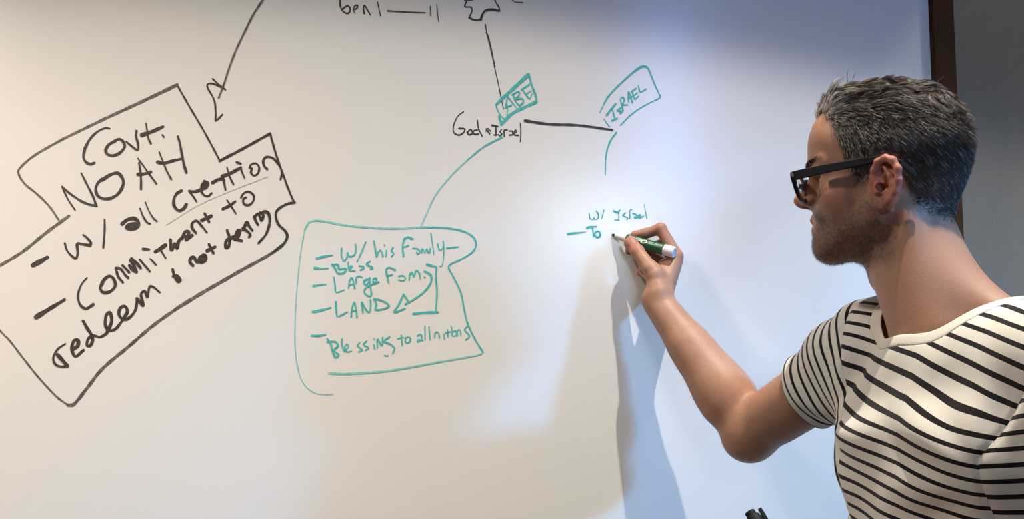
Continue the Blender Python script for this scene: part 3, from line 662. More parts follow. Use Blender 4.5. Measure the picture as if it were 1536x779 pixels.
# skin colour: real colour differences (redder nose, ear, knuckles; beard shadow; freckles)
base = np.array([.385, .195, .122]); red = np.array([.46, .155, .105]); pale = np.array([.44, .24, .155]); beard = np.array([.115, .072, .052])
def mixc(c, d, w): return c*(1-w[:, None])+d*w[:, None]
col = np.tile(base, (len(bv), 1)); n1 = vnoise(bv, 28, 1); n2 = vnoise(bv, 90, 2)
col = mixc(col, pale, .45*n1)
nz_ = np.exp(-(((X-.115)/.02)**2+(Y/.022)**2+((Z)/.016)**2)); col = mixc(col, red, .7*np.clip(nz_, 0, 1)*onhead)
col = mixc(col, red, .8*ear)
lips = np.exp(-(((Z+.0335)/.0085)**2+((AY)/.024)**4))*(X > .076)*onhead; col = mixc(col, np.array([.42, .16, .12]), .8*np.clip(lips, 0, 1))
cheek = np.exp(-(((X-.055)/.022)**2+((Z+.004)/.018)**2))*onhead; col = mixc(col, red, .35*cheek)
jawline = np.interp(X, [-.02, .0, .02, .045, .065, .08, .10], [-.02, .0, -.004, -.018, -.022, -.016, -.016])
bm_ = sstep(0, .020, jawline-Z)*sstep(-.105, -.080, Z)*sstep(-.026, .0, X)*(1-np.clip(lips*1.6, 0, 1)); bm_ *= (X < .2)
sb = sstep(.012, .022, X)*sstep(.050, .040, X)*sstep(.030, .0, Z)*sstep(-.05, -.01, Z); bm_ = np.maximum(bm_, sb*.6)
spk = .55+.45*sstep(.35, .7, vnoise(bv, 520, 5)); col = mixc(col, beard, np.clip(bm_*spk*.78, 0, 1)*onhead)
shave = sstep(-.012, .010, hm)*onhead; col = mixc(col, np.array([.09, .065, .055]), shave*.8)
for kp, r in ((H(991, 343, .032), .010), (MC[0], .010), (TH[2], .010), (H(952, 352, .013), .012), (H(945, 364, .037), .010)):
    w = np.exp(-((bv-kp)**2).sum(1)/(r*1.5)**2); col = mixc(col, red, .75*w)
moles = [h(-.02, .052, -.10), h(.005, .052, -.075)]
for mp in moles: w = np.exp(-((bv-mp)**2).sum(1)/.0022**2); col = mixc(col, np.array([.09, .04, .03]), w)

def skin_material():
    t = NT('skin'); b = t.b; at = t.n('Attribute', attribute_name='tone'); tc = t.n('TexCoord')
    nz = t.n('TexNoise', Scale=260.0, Detail=3.0); t.l(tc.outputs['Object'], nz.inputs['Vector'])
    hsv = t.n('HueSaturation'); mp = t.n('MapRange'); mp.inputs['To Min'].default_value = .90; mp.inputs['To Max'].default_value = 1.10
    t.l(nz.outputs[0], mp.inputs['Value']); t.l(mp.outputs[0], hsv.inputs['Value']); t.l(at.outputs['Color'], hsv.inputs['Color']); t.l(hsv.outputs[0], b.inputs['Base Color'])
    b.inputs['Roughness'].default_value = .48; b.inputs['Specular IOR Level'].default_value = .42
    b.inputs['Subsurface Weight'].default_value = .12; b.inputs['Subsurface Radius'].default_value = (.012, .005, .003); b.inputs['Subsurface Scale'].default_value = .6
    vo = t.n('TexVoronoi', Scale=900.0); t.l(tc.outputs['Object'], vo.inputs['Vector']); t.bump(vo.outputs[0], .25, .0006)
    return t.m
M['skin'] = skin_material()
# drop the buried body surface that trousers and shirt fully cover? keep it: one continuous figure
person = mesh_obj('person', bv, bf, M['skin'], attrs={'tone': col})
tag(person, 'man in striped t-shirt and black glasses writing on the whiteboard', 'person')

# eyes
M['eye'] = mat('eye white', (.75, .70, .66), .12, .6); M['iris'] = mat('blue-grey iris', (.12, .16, .20), .15, .6); M['pupil'] = mat('pupil', (.004, .004, .004), .1, .6)
for s in (1, -1):
    bm = bmesh.new(); bmesh.ops.create_uvsphere(bm, u_segments=32, v_segments=24, radius=.0122)
    me = bpy.data.meshes.new('eye'); 
    for f in bm.faces:
        c = f.calc_center_median(); a = math.acos(max(-1, min(1, c.z/c.length))); f.material_index = 2 if a < .17 else (1 if a < .46 else 0); f.smooth = True
    bm.to_mesh(me); bm.free()
    for k in ('eye', 'iris', 'pupil'): me.materials.append(M[k])
    o = bpy.data.objects.new('eye', me); COL.objects.link(o); o.parent = person
    c = h(.0705, s*.032, .016); o.location = c; o.rotation_euler = Vector(HF+V3(0, .1, -.1)).to_track_quat('Z', 'Y').to_euler()

# ------------------------------------------------------------------ shirt
Sh = Field()
Sh.ell(t_(.004, 0, -.16), (.113, .160, .19), .04, R=TR)
Sh.cone(t_(-.02, -.105, -.028), t_(-.02, .105, -.028), .058, .058, .05)
Sh.ell(t_(.010, .0, -.36), (.112, .165, .22), .06, R=TR)
Sh.ell(t_(.004, 0, -.58), (.112, .170, .16), .06, R=TR)
Sh.cone(t_(.012, -.06, -.62), t_(.012, .06, -.62), .108, .108, .05)
for s in (1, -1):
    Sh.ell(t_(.055, s*.065, -.13), (.058, .078, .07), .03, R=TR)
    Sh.cone(t_(-.030, s*.030, .008), t_(-.02, s*.125, -.002), .044, .044, .05)
    Sh.cone(t_(.040, s*.03, -.030), t_(.02, s*.12, -.010), .034, .035, .04)
    Sh.cone(t_(.030, s*.01, -.012), t_(.015, s*.07, -.004), .034, .034, .04)
SLR = lerp(S_R, E_R, .53); SLL = lerp(S_L, E_L, .60)
Sh.ell(S_R, (.064, .060, .066), .04)
Sh.cone(S_R+V3(0, 0, -.003), SLR+V3(.0, 0, -.002), .056, .0468, .03); Sh.cone(lerp(S_R, E_R, .3)+V3(0, 0, -.002), lerp(S_R, E_R, .8)+V3(0, 0, -.004), .0480, .0462, .02)
Sh.cone(t_(.01, -.105, -.10), lerp(S_R, E_R, .22), .055, .055, .05)
Sh.ell(S_L, (.064, .062, .064), .04)
Sh.cone(S_L, lerp(S_L, E_L, 1.0), .063, .060, .03); Sh.cone(t_(.01, .105, -.10), lerp(S_L, E_L, .25), .058, .058, .05)
t0 = time.time()
sv, sf = surface(Sh, (.20, .90, 1.15-.62/6.5), (.86, 1.60, 1.62), .0026, zmap, project=2)
print('shirt', len(sv), round(time.time()-t0, 1))
sq = (sv-T0)@TR.T; SX, SY, SZ = sq.T
aR = nrm(E_R-S_R); aL = nrm(E_L-S_L)
def seam_field(p, S, s):       # > 0 on the sleeve side of the armhole; sleeve axis tilted towards the body's side
    ax = nrm(TL*s*.80+(aR if s < 0 else aL)*.45+V3(0, 0, -.05))
    return (p-(S-ax*.012*(1 if s < 0 else -.8)))@ax
seamR = seam_field(sv, S_R, -1); seamL = seam_field(sv, S_L, 1)
seamL = np.minimum(np.minimum(seamL, SY-.130), SZ+.262); seamL = np.maximum(seamL, np.minimum(SY-.186, -(SZ+.240))); seamR = np.minimum(seamR, SZ+.21)
def folds(p, q, which):
    X_, Y_, Z_ = q.T; d = np.zeros(len(p))
    # drag lines fanning from the raised right armpit and the left armpit
    for (fx, fy, fz), amp, n_, ph, rad in (((.03, -.135, -.10), .0045, 9, .3, .20), ((.045, .120, -.15), .0050, 8, 1.3, .17)):
        u, v, w = X_-fx, Y_-fy, Z_-fz; r = np.sqrt(u*u+v*v+w*w); ang = np.arctan2(w, v*np.sign(-fy)+.4*u)
        d += amp*np.sin(ang*n_+ph+3*vnoise(p, 9, 7))*sstep(.05, .11, r)*sstep(rad, .08, r)
    d += .0045*np.sin(Y_*48+Z_*9+4*vnoise(p, 7, 8))*sstep(-.10, -.24, Z_)
    d += .0060*(vnoise(p, 11, 9)-.5)+.0025*(vnoise(p, 27, 10)-.5)
    return d
fd = folds(sv, sq, 0)
armR = np.clip(seamR/.06, 0, 1); axr = (sv-S_R)@aR
fd = fd*(1-armR)+armR*(.0030*np.sin(axr*95+6*vnoise(sv, 12, 12))+.004*(vnoise(sv, 20, 13)-.5))
armL = np.clip(seamL/.06, 0, 1); axl = (sv-S_L)@aL
fd = fd*(1-armL*.6)+armL*.6*(.0025*np.sin(axl*70+(sv@TF)*25+6*vnoise(sv, 10, 14)))
fd -= .0022*np.exp(-(seamR/.004)**2)*(SY < 0)+.0022*np.exp(-(seamL/.004)**2)*(SY > 0)
e = 6e-4; nn_ = np.stack([Sh(sv+np.eye(3)[i]*e)-Sh(sv-np.eye(3)[i]*e) for i in range(3)], 1); nn_ /= np.linalg.norm(nn_, axis=1)[:, None]+1e-9
sv = sv+nn_*(fd+.001)[:, None]
# neck opening
NF0, NL0, NA, NBB = .004, -.008, .075, .096
g = (np.sqrt(((SX-NF0)/NA)**2+((SY-NL0)/NBB)**2)-1)*.085
g = np.where(SZ < -.10, .05, g)
e = 6e-4
def gneck(p): q = (p-T0)@TR.T; return (np.sqrt(((q[:, 0]-NF0)/NA)**2+((q[:, 1]-NL0)/NBB)**2)-1)*.085
gg = np.stack([(gneck(sv+np.eye(3)[i]*e)-gneck(sv-np.eye(3)[i]*e))/(2*e) for i in range(3)], 1)
gt = gg-(gg*nn_).sum(1)[:, None]*nn_; g = g/np.maximum(np.linalg.norm(gt, axis=1), .22)
stripe_t = SZ+.17*SY+.6*np.maximum(0, SY-.03)*np.maximum(0, SX+.10)-.36*SX*sstep(-.10, .02, SZ)-.006*np.sin(SX*30+1.2)
stripe_r = axr+.10*((sv-S_R)@V3(0, 1, 0)); stripe_l = axl+.12*((sv-S_L)@TF)
attrs = [g, seamR, seamL, axr, axl, stripe_t, stripe_r, stripe_l, SZ]
bodyg = np.where(SY < 0, -seamR, -seamL)
def piece(name, mask_list, stripe_idx, parent=None, label=None, band=False):
    V_, F_, A_ = sv, sf, [a.astype(float) for a in attrs]
    for fn in mask_list: V_, F_, A_ = clip(V_, F_, fn(A_, (V_-T0)@TR.T), A_)
    st = A_[stripe_idx] if stripe_idx is not None else np.zeros(len(V_))
    return V_, F_, st, A_
def cloth_material():
    t = NT('striped jersey cotton'); at = t.n('Attribute', attribute_name='stripe'); tc = t.n('TexCoord')
    m1 = t.n('Math', operation='MULTIPLY'); m1.inputs[1].default_value = 1/.0158; t.l(at.outputs['Fac'], m1.inputs[0])
    fr = t.n('Math', operation='FRACT'); t.l(m1.outputs[0], fr.inputs[0])
    lt = t.n('Math', operation='LESS_THAN'); lt.inputs[1].default_value = .31; t.l(fr.outputs[0], lt.inputs[0])
    mx = t.n('Mix', data_type='RGBA'); mx.inputs['A'].default_value = (.74, .71, .64, 1); mx.inputs['B'].default_value = (.010, .009, .012, 1)
    t.l(lt.outputs[0], mx.inputs['Factor']); t.l(mx.outputs['Result'], t.b.inputs['Base Color'])
    t.b.inputs['Roughness'].default_value = .9; t.b.inputs['Specular IOR Level'].default_value = .15; t.b.inputs['Sheen Weight'].default_value = .15
    nz = t.n('TexNoise', Scale=900.0, Detail=2.0); t.l(tc.outputs['Object'], nz.inputs['Vector']); t.bump(nz.outputs[0], .35, .0006)
    return t.m
M['cloth'] = cloth_material()
M['collar'] = mat('off-white ribbed cotton', (.74, .71, .64), .9, .15, noise=300, col2=(.70, .67, .60), bump=(700, .4, .0008))
def thick(o, t=.0016):
    m = o.modifiers.new('thickness', 'SOLIDIFY'); m.thickness = t; m.offset = -1; return o
COLW = .0150
V_, F_, st, A_ = piece('shirt', [lambda a, q: a[0]-COLW, lambda a, q: np.where(q[:, 1] < 0, -a[1], -a[2]), lambda a, q: q[:, 2]+.66], 5)
shirt = mesh_obj('striped_shirt', V_, F_, M['cloth'], person, attrs={'stripe': st}); thick(shirt)
V_, F_, st, A_ = piece('collar', [lambda a, q: a[0]+.0*q[:, 0], lambda a, q: COLW-a[0]], None)
cen = (V_-T0)@TR.T; outw = V_-(T0+TF*NF0+TL*NL0+HU*((V_-T0)@HU)[:, None]*1); outw[:, 2] = 0; outw /= np.linalg.norm(outw, axis=1)[:, None]+1e-9
bulge = .0016*np.sin(np.clip(A_[0]/COLW, 0, 1)*math.pi)**.5
V_ = V_+HU*(bulge*.8+.0022*sstep(.6, 0, A_[0]/COLW))[:, None]+TF*bulge[:, None]*.5
collar = mesh_obj('collar', V_, F_, M['collar'], shirt); collar['label'] = 'plain off-white ribbed collar band'; thick(collar, .003)
for nm, sgn, ki, si, L_ in (('sleeve', -1, 1, 6, .515), ('sleeve', 1, 2, 7, .82)):
    S_, E_ = (S_R, E_R) if sgn < 0 else (S_L, E_L); ln = np.linalg.norm(E_-S_); ai = 3 if sgn < 0 else 4
    V_, F_, st, A_ = piece(nm, [lambda a, q, ki=ki: a[ki], lambda a, q, s=sgn: q[:, 1]*s, lambda a, q, ai=ai, L_=L_*ln: L_-a[ai]-.0, lambda a, q: q[:, 2]+.5], si)
    # hem: slight flare and a rolled edge
    a_ = aR if sgn < 0 else aL; rel = V_-S_; ax_ = rel@a_; rad = rel-ax_[:, None]*a_; rl = np.linalg.norm(rad, axis=1)[:, None]
    he = sstep(L_*ln-.018, L_*ln-.014, ax_); V_ = V_+rad/rl*(he*.0008)[:, None]
    sl = mesh_obj('sleeve', V_, F_, M['cloth'], shirt, attrs={'stripe': st}); thick(sl)

# trousers and shoes (below the frame)
Tr = Field()
for s in (1, -1):
    Tr.cone(t_(-.005, s*.085, -.60), t_(.0, s*.09, -1.02), .100, .080, .04)
    Tr.cone(t_(.0, s*.09, -1.02), t_(-.015, s*.095, -1.395), .080, .068, .03)
Tr.ell(t_(-.01, 0, -.60), (.112, .165, .13), .04, R=TR)
tv, tf = surface(Tr, (.25, .90, .02), (.86, 1.60, 1.06), .011, None, project=1)
M['denim'] = mat('dark blue denim', (.02, .028, .05), .9, .2, noise=200, bump=(600, .4, .001))
mesh_obj('trousers', tv, tf, M['denim'], person)
for s in (1, -1):
    F2 = Field(); F2.cone(t_(-.03, s*.095, -1.425), t_(.13, s*.108, -1.440), .045, .038, .02); F2.ell(t_(-.03, s*.095, -1.40), (.05, .045, .045), .03, R=TR)
    v2, f2 = surface(F2, t_(.06, s*.1, -1.42)-.22, t_(.06, s*.1, -1.42)+.22, .006, None, project=1)
    v2[:, 2] = np.maximum(v2[:, 2], .001)
    mesh_obj('shoe', v2, f2, M['black'], person)

# ------------------------------------------------------------------ hair: scalp cap + strands, one child of the man
def hair_material(name):
    t = NT(name); at = t.n('Attribute', attribute_name='tone'); t.l(at.outputs['Color'], t.b.inputs['Base Color'])
    t.b.inputs['Roughness'].default_value = .42; t.b.inputs['Specular IOR Level'].default_value = .55; return t.m
M['hair'] = hair_material('greying brown hair')
quads = bf
qc = bv[quads].mean(1); qn = np.cross(bv[quads[:, 2]]-bv[quads[:, 0]], bv[quads[:, 3]]-bv[quads[:, 1]]); qa = np.linalg.norm(qn, axis=1); qn = qn/(qa[:, None]+1e-12); qa *= .5
qh = (qc-HC)@HR.T; qm = hairmask(qh)
qe = (qh[:, 0] > -.028) & (qh[:, 0] < .014) & (np.abs(qh[:, 1]) > .073) & (qh[:, 2] < .040)
sel = np.nonzero((qm > -.004) & ~qe)[0]
if (qn[sel]*(qc[sel]-HC-HU*.03)).sum(1).mean() < 0: qn = -qn
def hair_len(x, y, z):
    top = sstep(.085, .118, z)*sstep(.0, .03, .105-np.abs(y))
    side = .0055+.009*sstep(.0, .09, z)+.004*sstep(-.02, -.08, x)*sstep(.0, .06, z)
    return side*(1-top)+top*(.034+.012*sstep(.0, .08, x)), top
def make_strands(count, seed):
    r = np.random.RandomState(seed); w = qa[sel].copy(); x_, y_, z_ = qh[sel].T
    w *= 1+1.0*sstep(.08, .12, z_); w *= np.clip(.25+qm[sel]/.02, .1, 1)
    ix = sel[r.choice(len(sel), count, p=w/w.sum())]
    a = r.rand(count, 2); q = bv[quads[ix]]
    root = (q[:, 0]*(1-a[:, :1])*(1-a[:, 1:])+q[:, 1]*a[:, :1]*(1-a[:, 1:])+q[:, 2]*a[:, :1]*a[:, 1:]+q[:, 3]*(1-a[:, :1])*a[:, 1:])
    n = qn[ix]; p = (root-HC)@HR.T; x, y, z = p.T
    L, top = hair_len(x, y, z); m = hairmask(p); L = L*np.clip(.32+m/.034, .34, 1)*(.75+.5*r.rand(count))
    clump = vnoise(p, 55, 21)-.5; cl2 = vnoise(p, 55, 22)-.5; big = vnoise(p, 22, 23)-.5
    nl = np.stack([n@HF, n@HL, n@HU], 1)
    # side hair lies down and back; top hair sweeps back in waves, the very front lifts and rolls forward
    sidedir = np.stack([-.55+0*x, 0*x, -.75+0*x], 1)
    front = sstep(.045, .085, x)
    topdir = np.stack([-.9+1.25*front+1.5*clump, .35+2.0*cl2+1.2*big, .10+.25*front+1.2*clump], 1)
    d0 = sidedir*(1-top[:, None])+topdir*top[:, None]
    d0 = d0/np.linalg.norm(d0, axis=1)[:, None]
    lift = (.55*(1-top)+.62*top+.34*top*front)
    d0 = d0-(d0*nl).sum(1)[:, None]*nl; d0 /= np.linalg.norm(d0, axis=1)[:, None]+1e-9
    d = d0*(1-lift)[:, None]+nl*lift[:, None]+(r.rand(count, 3)-.5)*.34*(1-.45*top)[:, None]; d /= np.linalg.norm(d, axis=1)[:, None]
    K = 5; pts = [p.copy()]; cur = p.copy(); dd = d.copy()
    wave = (vnoise(p, 70, 24)-.5)
    for k in range(K):
        cur = cur+dd*(L/K)[:, None]; pts.append(cur.copy())
        bend = d0*.42*top[:, None]+d0*.30*(1-top)[:, None]-nl*.20*top[:, None]
        bend[:, 2] -= .16*top; bend[:, 0] += (-.5*top*front*(1 if k < 2 else -.4)); bend[:, 1] += 1.3*wave*top*math.cos(k*1.3)
        bend[:, 0] += .5*cl2*top
        dd = dd+bend*.75; dd /= np.linalg.norm(dd, axis=1)[:, None]
    pts = np.stack(pts, 1)
    # gather the strands into locks: tips drift towards the tip of a nearby lead strand
    bc = None
    lock = np.zeros(count, int)
    for msk, ns in ((top > .4, 420), (top <= .4, 1200)):
        ii = np.nonzero(msk)[0]; se = ii[r.choice(len(ii), ns, replace=False)]
        for c0 in range(0, len(ii), 2000):
            q = ii[c0:c0+2000]; d2 = ((p[q][:, None]-p[se][None])**2).sum(2); lock[q] = se[d2.argmin(1)]
    tt = np.linspace(0, 1, pts.shape[1])[None, :, None]; pull = (.22+.50*top)[:, None, None]*tt**.8
    pts = pts*(1-pull)+(pts[lock]+(p-p[lock])[:, None]*.45)*pull
    tone_lock = r.rand(count)[lock]
    # tone: grey at front and temples, dark brown above and behind
    grey = .15+.80*sstep(.030, .085, x)+.42*sstep(-.03, .04, x)*(1-top)+.36*(tone_lock-.5)-.12*sstep(-.02, -.09, x)
    grey = np.clip(grey+.22*(r.rand(count)-.5), 0, 1)
    isg = (r.rand(count) < grey*.95)
    dark = np.array([.022, .016, .013]); brown = np.array([.095, .062, .042]); g1 = np.array([.62, .58, .53]); g0 = np.array([.17, .15, .135])
    u = r.rand(count)[:, None]; fr_ = (1+.5*sstep(.05, .09, x))[:, None]; c = np.where(isg[:, None], (g0+(g1-g0)*u)*fr_, dark+(brown-dark)*u)
    return pts, c, L, top
def strand_mesh(pts, c, w0):
    n, k, _ = pts.shape; W3 = HC+pts[..., :1]*HF+pts[..., 1:2]*HL+pts[..., 2:3]*HU
    tan = np.gradient(W3, axis=1); tan /= np.linalg.norm(tan, axis=2)[..., None]+1e-9
    ref = RNG.randn(n, 1, 3); u = np.cross(tan, ref); u /= np.linalg.norm(u, axis=2)[..., None]+1e-9; v = np.cross(tan, u)
    ww = w0[:, None]*np.array([1, 1.05, 1, .85, .6, .15][:k])[None]
    rings = np.stack([W3+ww[..., None]*(math.cos(a)*u+math.sin(a)*v) for a in (0, 2.094, 4.189)], 2)
    V = rings.reshape(-1, 3); base_ = (np.arange(n)*k*3)[:, None, None]
    i = np.arange(k-1)[None, :, None]*3; j = np.arange(3)[None, None, :]; j2 = (j+1) % 3
    f = np.stack([base_+i+j, base_+i+j2, base_+i+3+j2, base_+i+3+j], -1).reshape(-1, 4)
    return V, f, np.repeat(c, k*3, axis=0)
pts, c, L, top = make_strands(40000, 5)
Vh, Fh, Ch = strand_mesh(pts, c, .00021+.00006*top)
# stray tufts that stand out against the board
tuft = []
for (a, b, e_) in (((.040, .01, .132), (.052, .012, .160), (.044, .013, .172)), ((.037, .012, .133), (.044, .014, .158), (.034, .014, .168)), ((.02, .0, .14), (.03, -.004, .158), (.026, -.008, .160)),
                   ((-.06, .0, .138), (-.065, .0, .147), (-.072, .0, .149))):
    a, b, e_ = map(np.array, (a, b, e_)); q = np.array([(1-t)**2*a+2*t*(1-t)*b+t*t*e_ for t in np.linspace(0, 1, 6)]); tuft.append(q)
Vt, Ft, Ct = strand_mesh(np.array(tuft), np.tile([.03, .022, .018], (len(tuft), 1)), np.full(len(tuft), .0005))
# scalp cap just above the skin so no skin shows between the strands
Cap = Field()
Cap.ell(h(.0005, 0, .061), (.0975, .0790, .0815), .01, R=HR)
Cap.ell(h(.005, 0, .100), (.080, .058, .052), .02, R=HR)
capmask = hairmask
cv_, cf_ = surface(Cap, HC-.14, HC+V3(.14, .14, .175), .0026, None, 1)
cp = (cv_-HC)@HR.T; gm = hairmask(cp)-.006; ee = (cp[:, 0] > -.028) & (cp[:, 0] < .014) & (np.abs(cp[:, 1]) > .070) & (cp[:, 2] < .042); gm[ee] = np.minimum(gm[ee], -.004)
gm = np.minimum(gm, cp[:, 2]-.022)
rel = cv_-(HC+HU*.05); cv_ = cv_+rel/np.linalg.norm(rel, axis=1)[:, None]*((vnoise(cp, 200, 31)-.5)*.0016)[:, None]
cv_, cf_, (cp,) = clip(cv_, cf_, gm, [cp])
gtone = np.array([.026, .020, .017])+np.outer(.35*sstep(.01, .07, cp[:, 0])*(1-.6*sstep(.09, .13, cp[:, 2]))*vnoise(cp, 300, 33), [.22, .20, .185])
nV = len(cv_)
AV = np.concatenate([cv_, Vh, Vt]); AC = np.concatenate([gtone, Ch, Ct])
cf4 = cf_; F4 = np.concatenate([Fh+nV, Ft+nV+len(Vh)])
F3 = np.concatenate([cf4, F4[:, [0, 1, 2]], F4[:, [0, 2, 3]]])
hair = mesh_obj('hair', AV, F3, M['hair'], person, attrs={'tone': AC}); hair['label'] = 'short dark brown hair greying at the front and temples'
print('hair tris', len(F3))
# eyebrows
for s in (1, -1):
    r = np.random.RandomState(40+s); n = 260; t = r.rand(n); a = np.stack([.0945-.0235*t**1.6, s*(.013+.036*t), .0425+.004*np.sin(t*2.6)+(r.rand(n)-.5)*.0048], 1)
    w = np.array([h(*q) for q in a]); 
    for _ in range(3):
        dd = B(w); e = 5e-4; gr = np.stack([B(w+np.eye(3)[i]*e)-B(w-np.eye(3)[i]*e) for i in range(3)], 1)/(2*e); w = w-dd[:, None]*gr
    nl = np.stack([gr@HF, gr@HL, gr@HU], 1); p = (w-HC)@HR.T
    d = np.stack([-.35+.2*r.rand(n), s*(.7+.3*r.rand(n)), .35*(1-2*t)+.2*r.rand(n)], 1)*.75+nl*.55; L = .0062
    pts = np.stack([p+d*L*k/4-nl*L*.05*k*k/4 for k in range(5)], 1)
    v2, f2, c2 = strand_mesh(pts, np.tile([.030, .022, .018], (n, 1))*(.6+.9*r.rand(n, 1)), np.full(n, .00022))
    mesh_obj('eyebrow', v2, f2, M['hair'], person, attrs={'tone': c2})
# short beard bristles on chin and jaw
r = np.random.RandomState(77); bw = np.clip(bm_[quads].mean(1), 0, 1)*(onhead[quads].all(1))*qa; bw[bw < 0] = 0
ix = r.choice(len(quads), 9000, p=bw/bw.sum()); root = qc[ix]+(r.rand(9000, 3)-.5)*.0018; nl = np.stack([qn[ix]@HF, qn[ix]@HL, qn[ix]@HU], 1)
p = (root-HC)@HR.T; d = nl*.6+np.array([.1, 0, -.6])+(r.rand(9000, 3)-.5)*.5; L = .0016+.0014*r.rand(9000)[:, None]
pts = np.stack([p-nl*.0002, p+d*L*.5, p+d*L], 1)
tone = np.where(r.rand(9000, 1) < .12, np.array([[.25, .22, .19]]), np.array([[.035, .024, .018]])*(.6+.9*r.rand(9000, 1)))
def strand3(pts, c, w):
    n = len(pts); W3 = HC+pts[..., :1]*HF+pts[..., 1:2]*HL+pts[..., 2:3]*HU; tan = W3[:, 2]-W3[:, 0]; tan /= np.linalg.norm(tan, axis=1)[:, None]+1e-9
    u = np.cross(tan, r.randn(n, 3)); u /= np.linalg.norm(u, axis=1)[:, None]; v = np.cross(tan, u)
    V = np.concatenate([np.stack([W3[:, 0]+w*(math.cos(a)*u+math.sin(a)*v) for a in (0, 2.09, 4.19)], 1), W3[:, 2:3]], 1).reshape(-1, 3)
    b = (np.arange(n)*4)[:, None, None]; f = (b+np.array([[0, 1, 3], [1, 2, 3], [2, 0, 3]])[None]).reshape(-1, 3); return V, f, np.repeat(c, 4, axis=0)
v2, f2, c2 = strand3(pts, tone, .00013)
bo = mesh_obj('beard_stubble', v2, f2, M['hair'], person, attrs={'tone': c2}); bo['kind'] = 'stuff'; bo['label'] = 'short dark stubble on chin and jaw'
# fine arm hair on the forearm
aw = np.nonzero((np.abs(((bv[quads[:, 0]]-E_R)@u_)-.13) < .14) & (bv[quads[:, 0], 0] < .40) & (bv[quads[:, 0], 1] > 1.4) & (((bv[quads[:, 0]]-E_R)@u_) < .235))[0]
ix = aw[r.randint(0, len(aw), 2600)]; ro = qc[ix]; nw = qn[ix]; dv = nw*.45+u_*.6+side*.35+(r.rand(2600, 3)-.5)*.5
toL = lambda v: v@HR.T
p = toL(ro-HC); dl = toL(dv); nl = toL(nw); L = (.004+.005*r.rand(2600))[:, None]
pts = np.stack([p-nl*.0002, p+dl*L*.5, p+dl*L-nl*L*.2], 1)
v2, f2, c2 = strand3(pts, np.tile([.10, .06, .035], (2600, 1)), .00007)
bo = mesh_obj('arm_hair', v2, f2, M['hair'], person, attrs={'tone': c2}); bo['kind'] = 'stuff'

# ------------------------------------------------------------------ eyeglasses
gl = empty('eyeglasses', tuple(h(.104, 0, .012)))
tag(gl, "thick matt black square-rimmed glasses worn by the man", 'glasses')
def gadd(name, vs, fs, m, parent=gl, smooth=False, bev=0):
    vs = np.array(vs)-np.array(gl.location); o = mesh_obj(name, vs, fs, m, parent, smooth)
    if bev:
        b = o.modifiers.new('round', 'BEVEL'); b.width = bev; b.segments = 2; b.limit_method = 'ANGLE'
    return o
def dshape(sc=1.0, off=0.0, n=48):       # D-shaped lens outline in (side, up), flat top
    out = []
    for i in range(n):
        a = 2*math.pi*i/n; c_, s_ = math.cos(a), math.sin(a); ex = 3.2
        u = math.copysign(abs(c_)**(2/ex), c_)*.0250; v = math.copysign(abs(s_)**(2/(ex if s_ > 0 else 2.3)), s_)*.0150
        if s_ < 0: u *= 1-.14*abs(s_)
        L_ = math.hypot(u, v); out.append((u*sc+u/L_*off, v*sc+v/L_*off))
    return out
def gpt(s, u, v, x):                      # lens coordinates -> world; front wraps gently round the face
    y = .0350+u; xx = .1080+.20*v + x
    return h(xx, s*y, .0130+v)
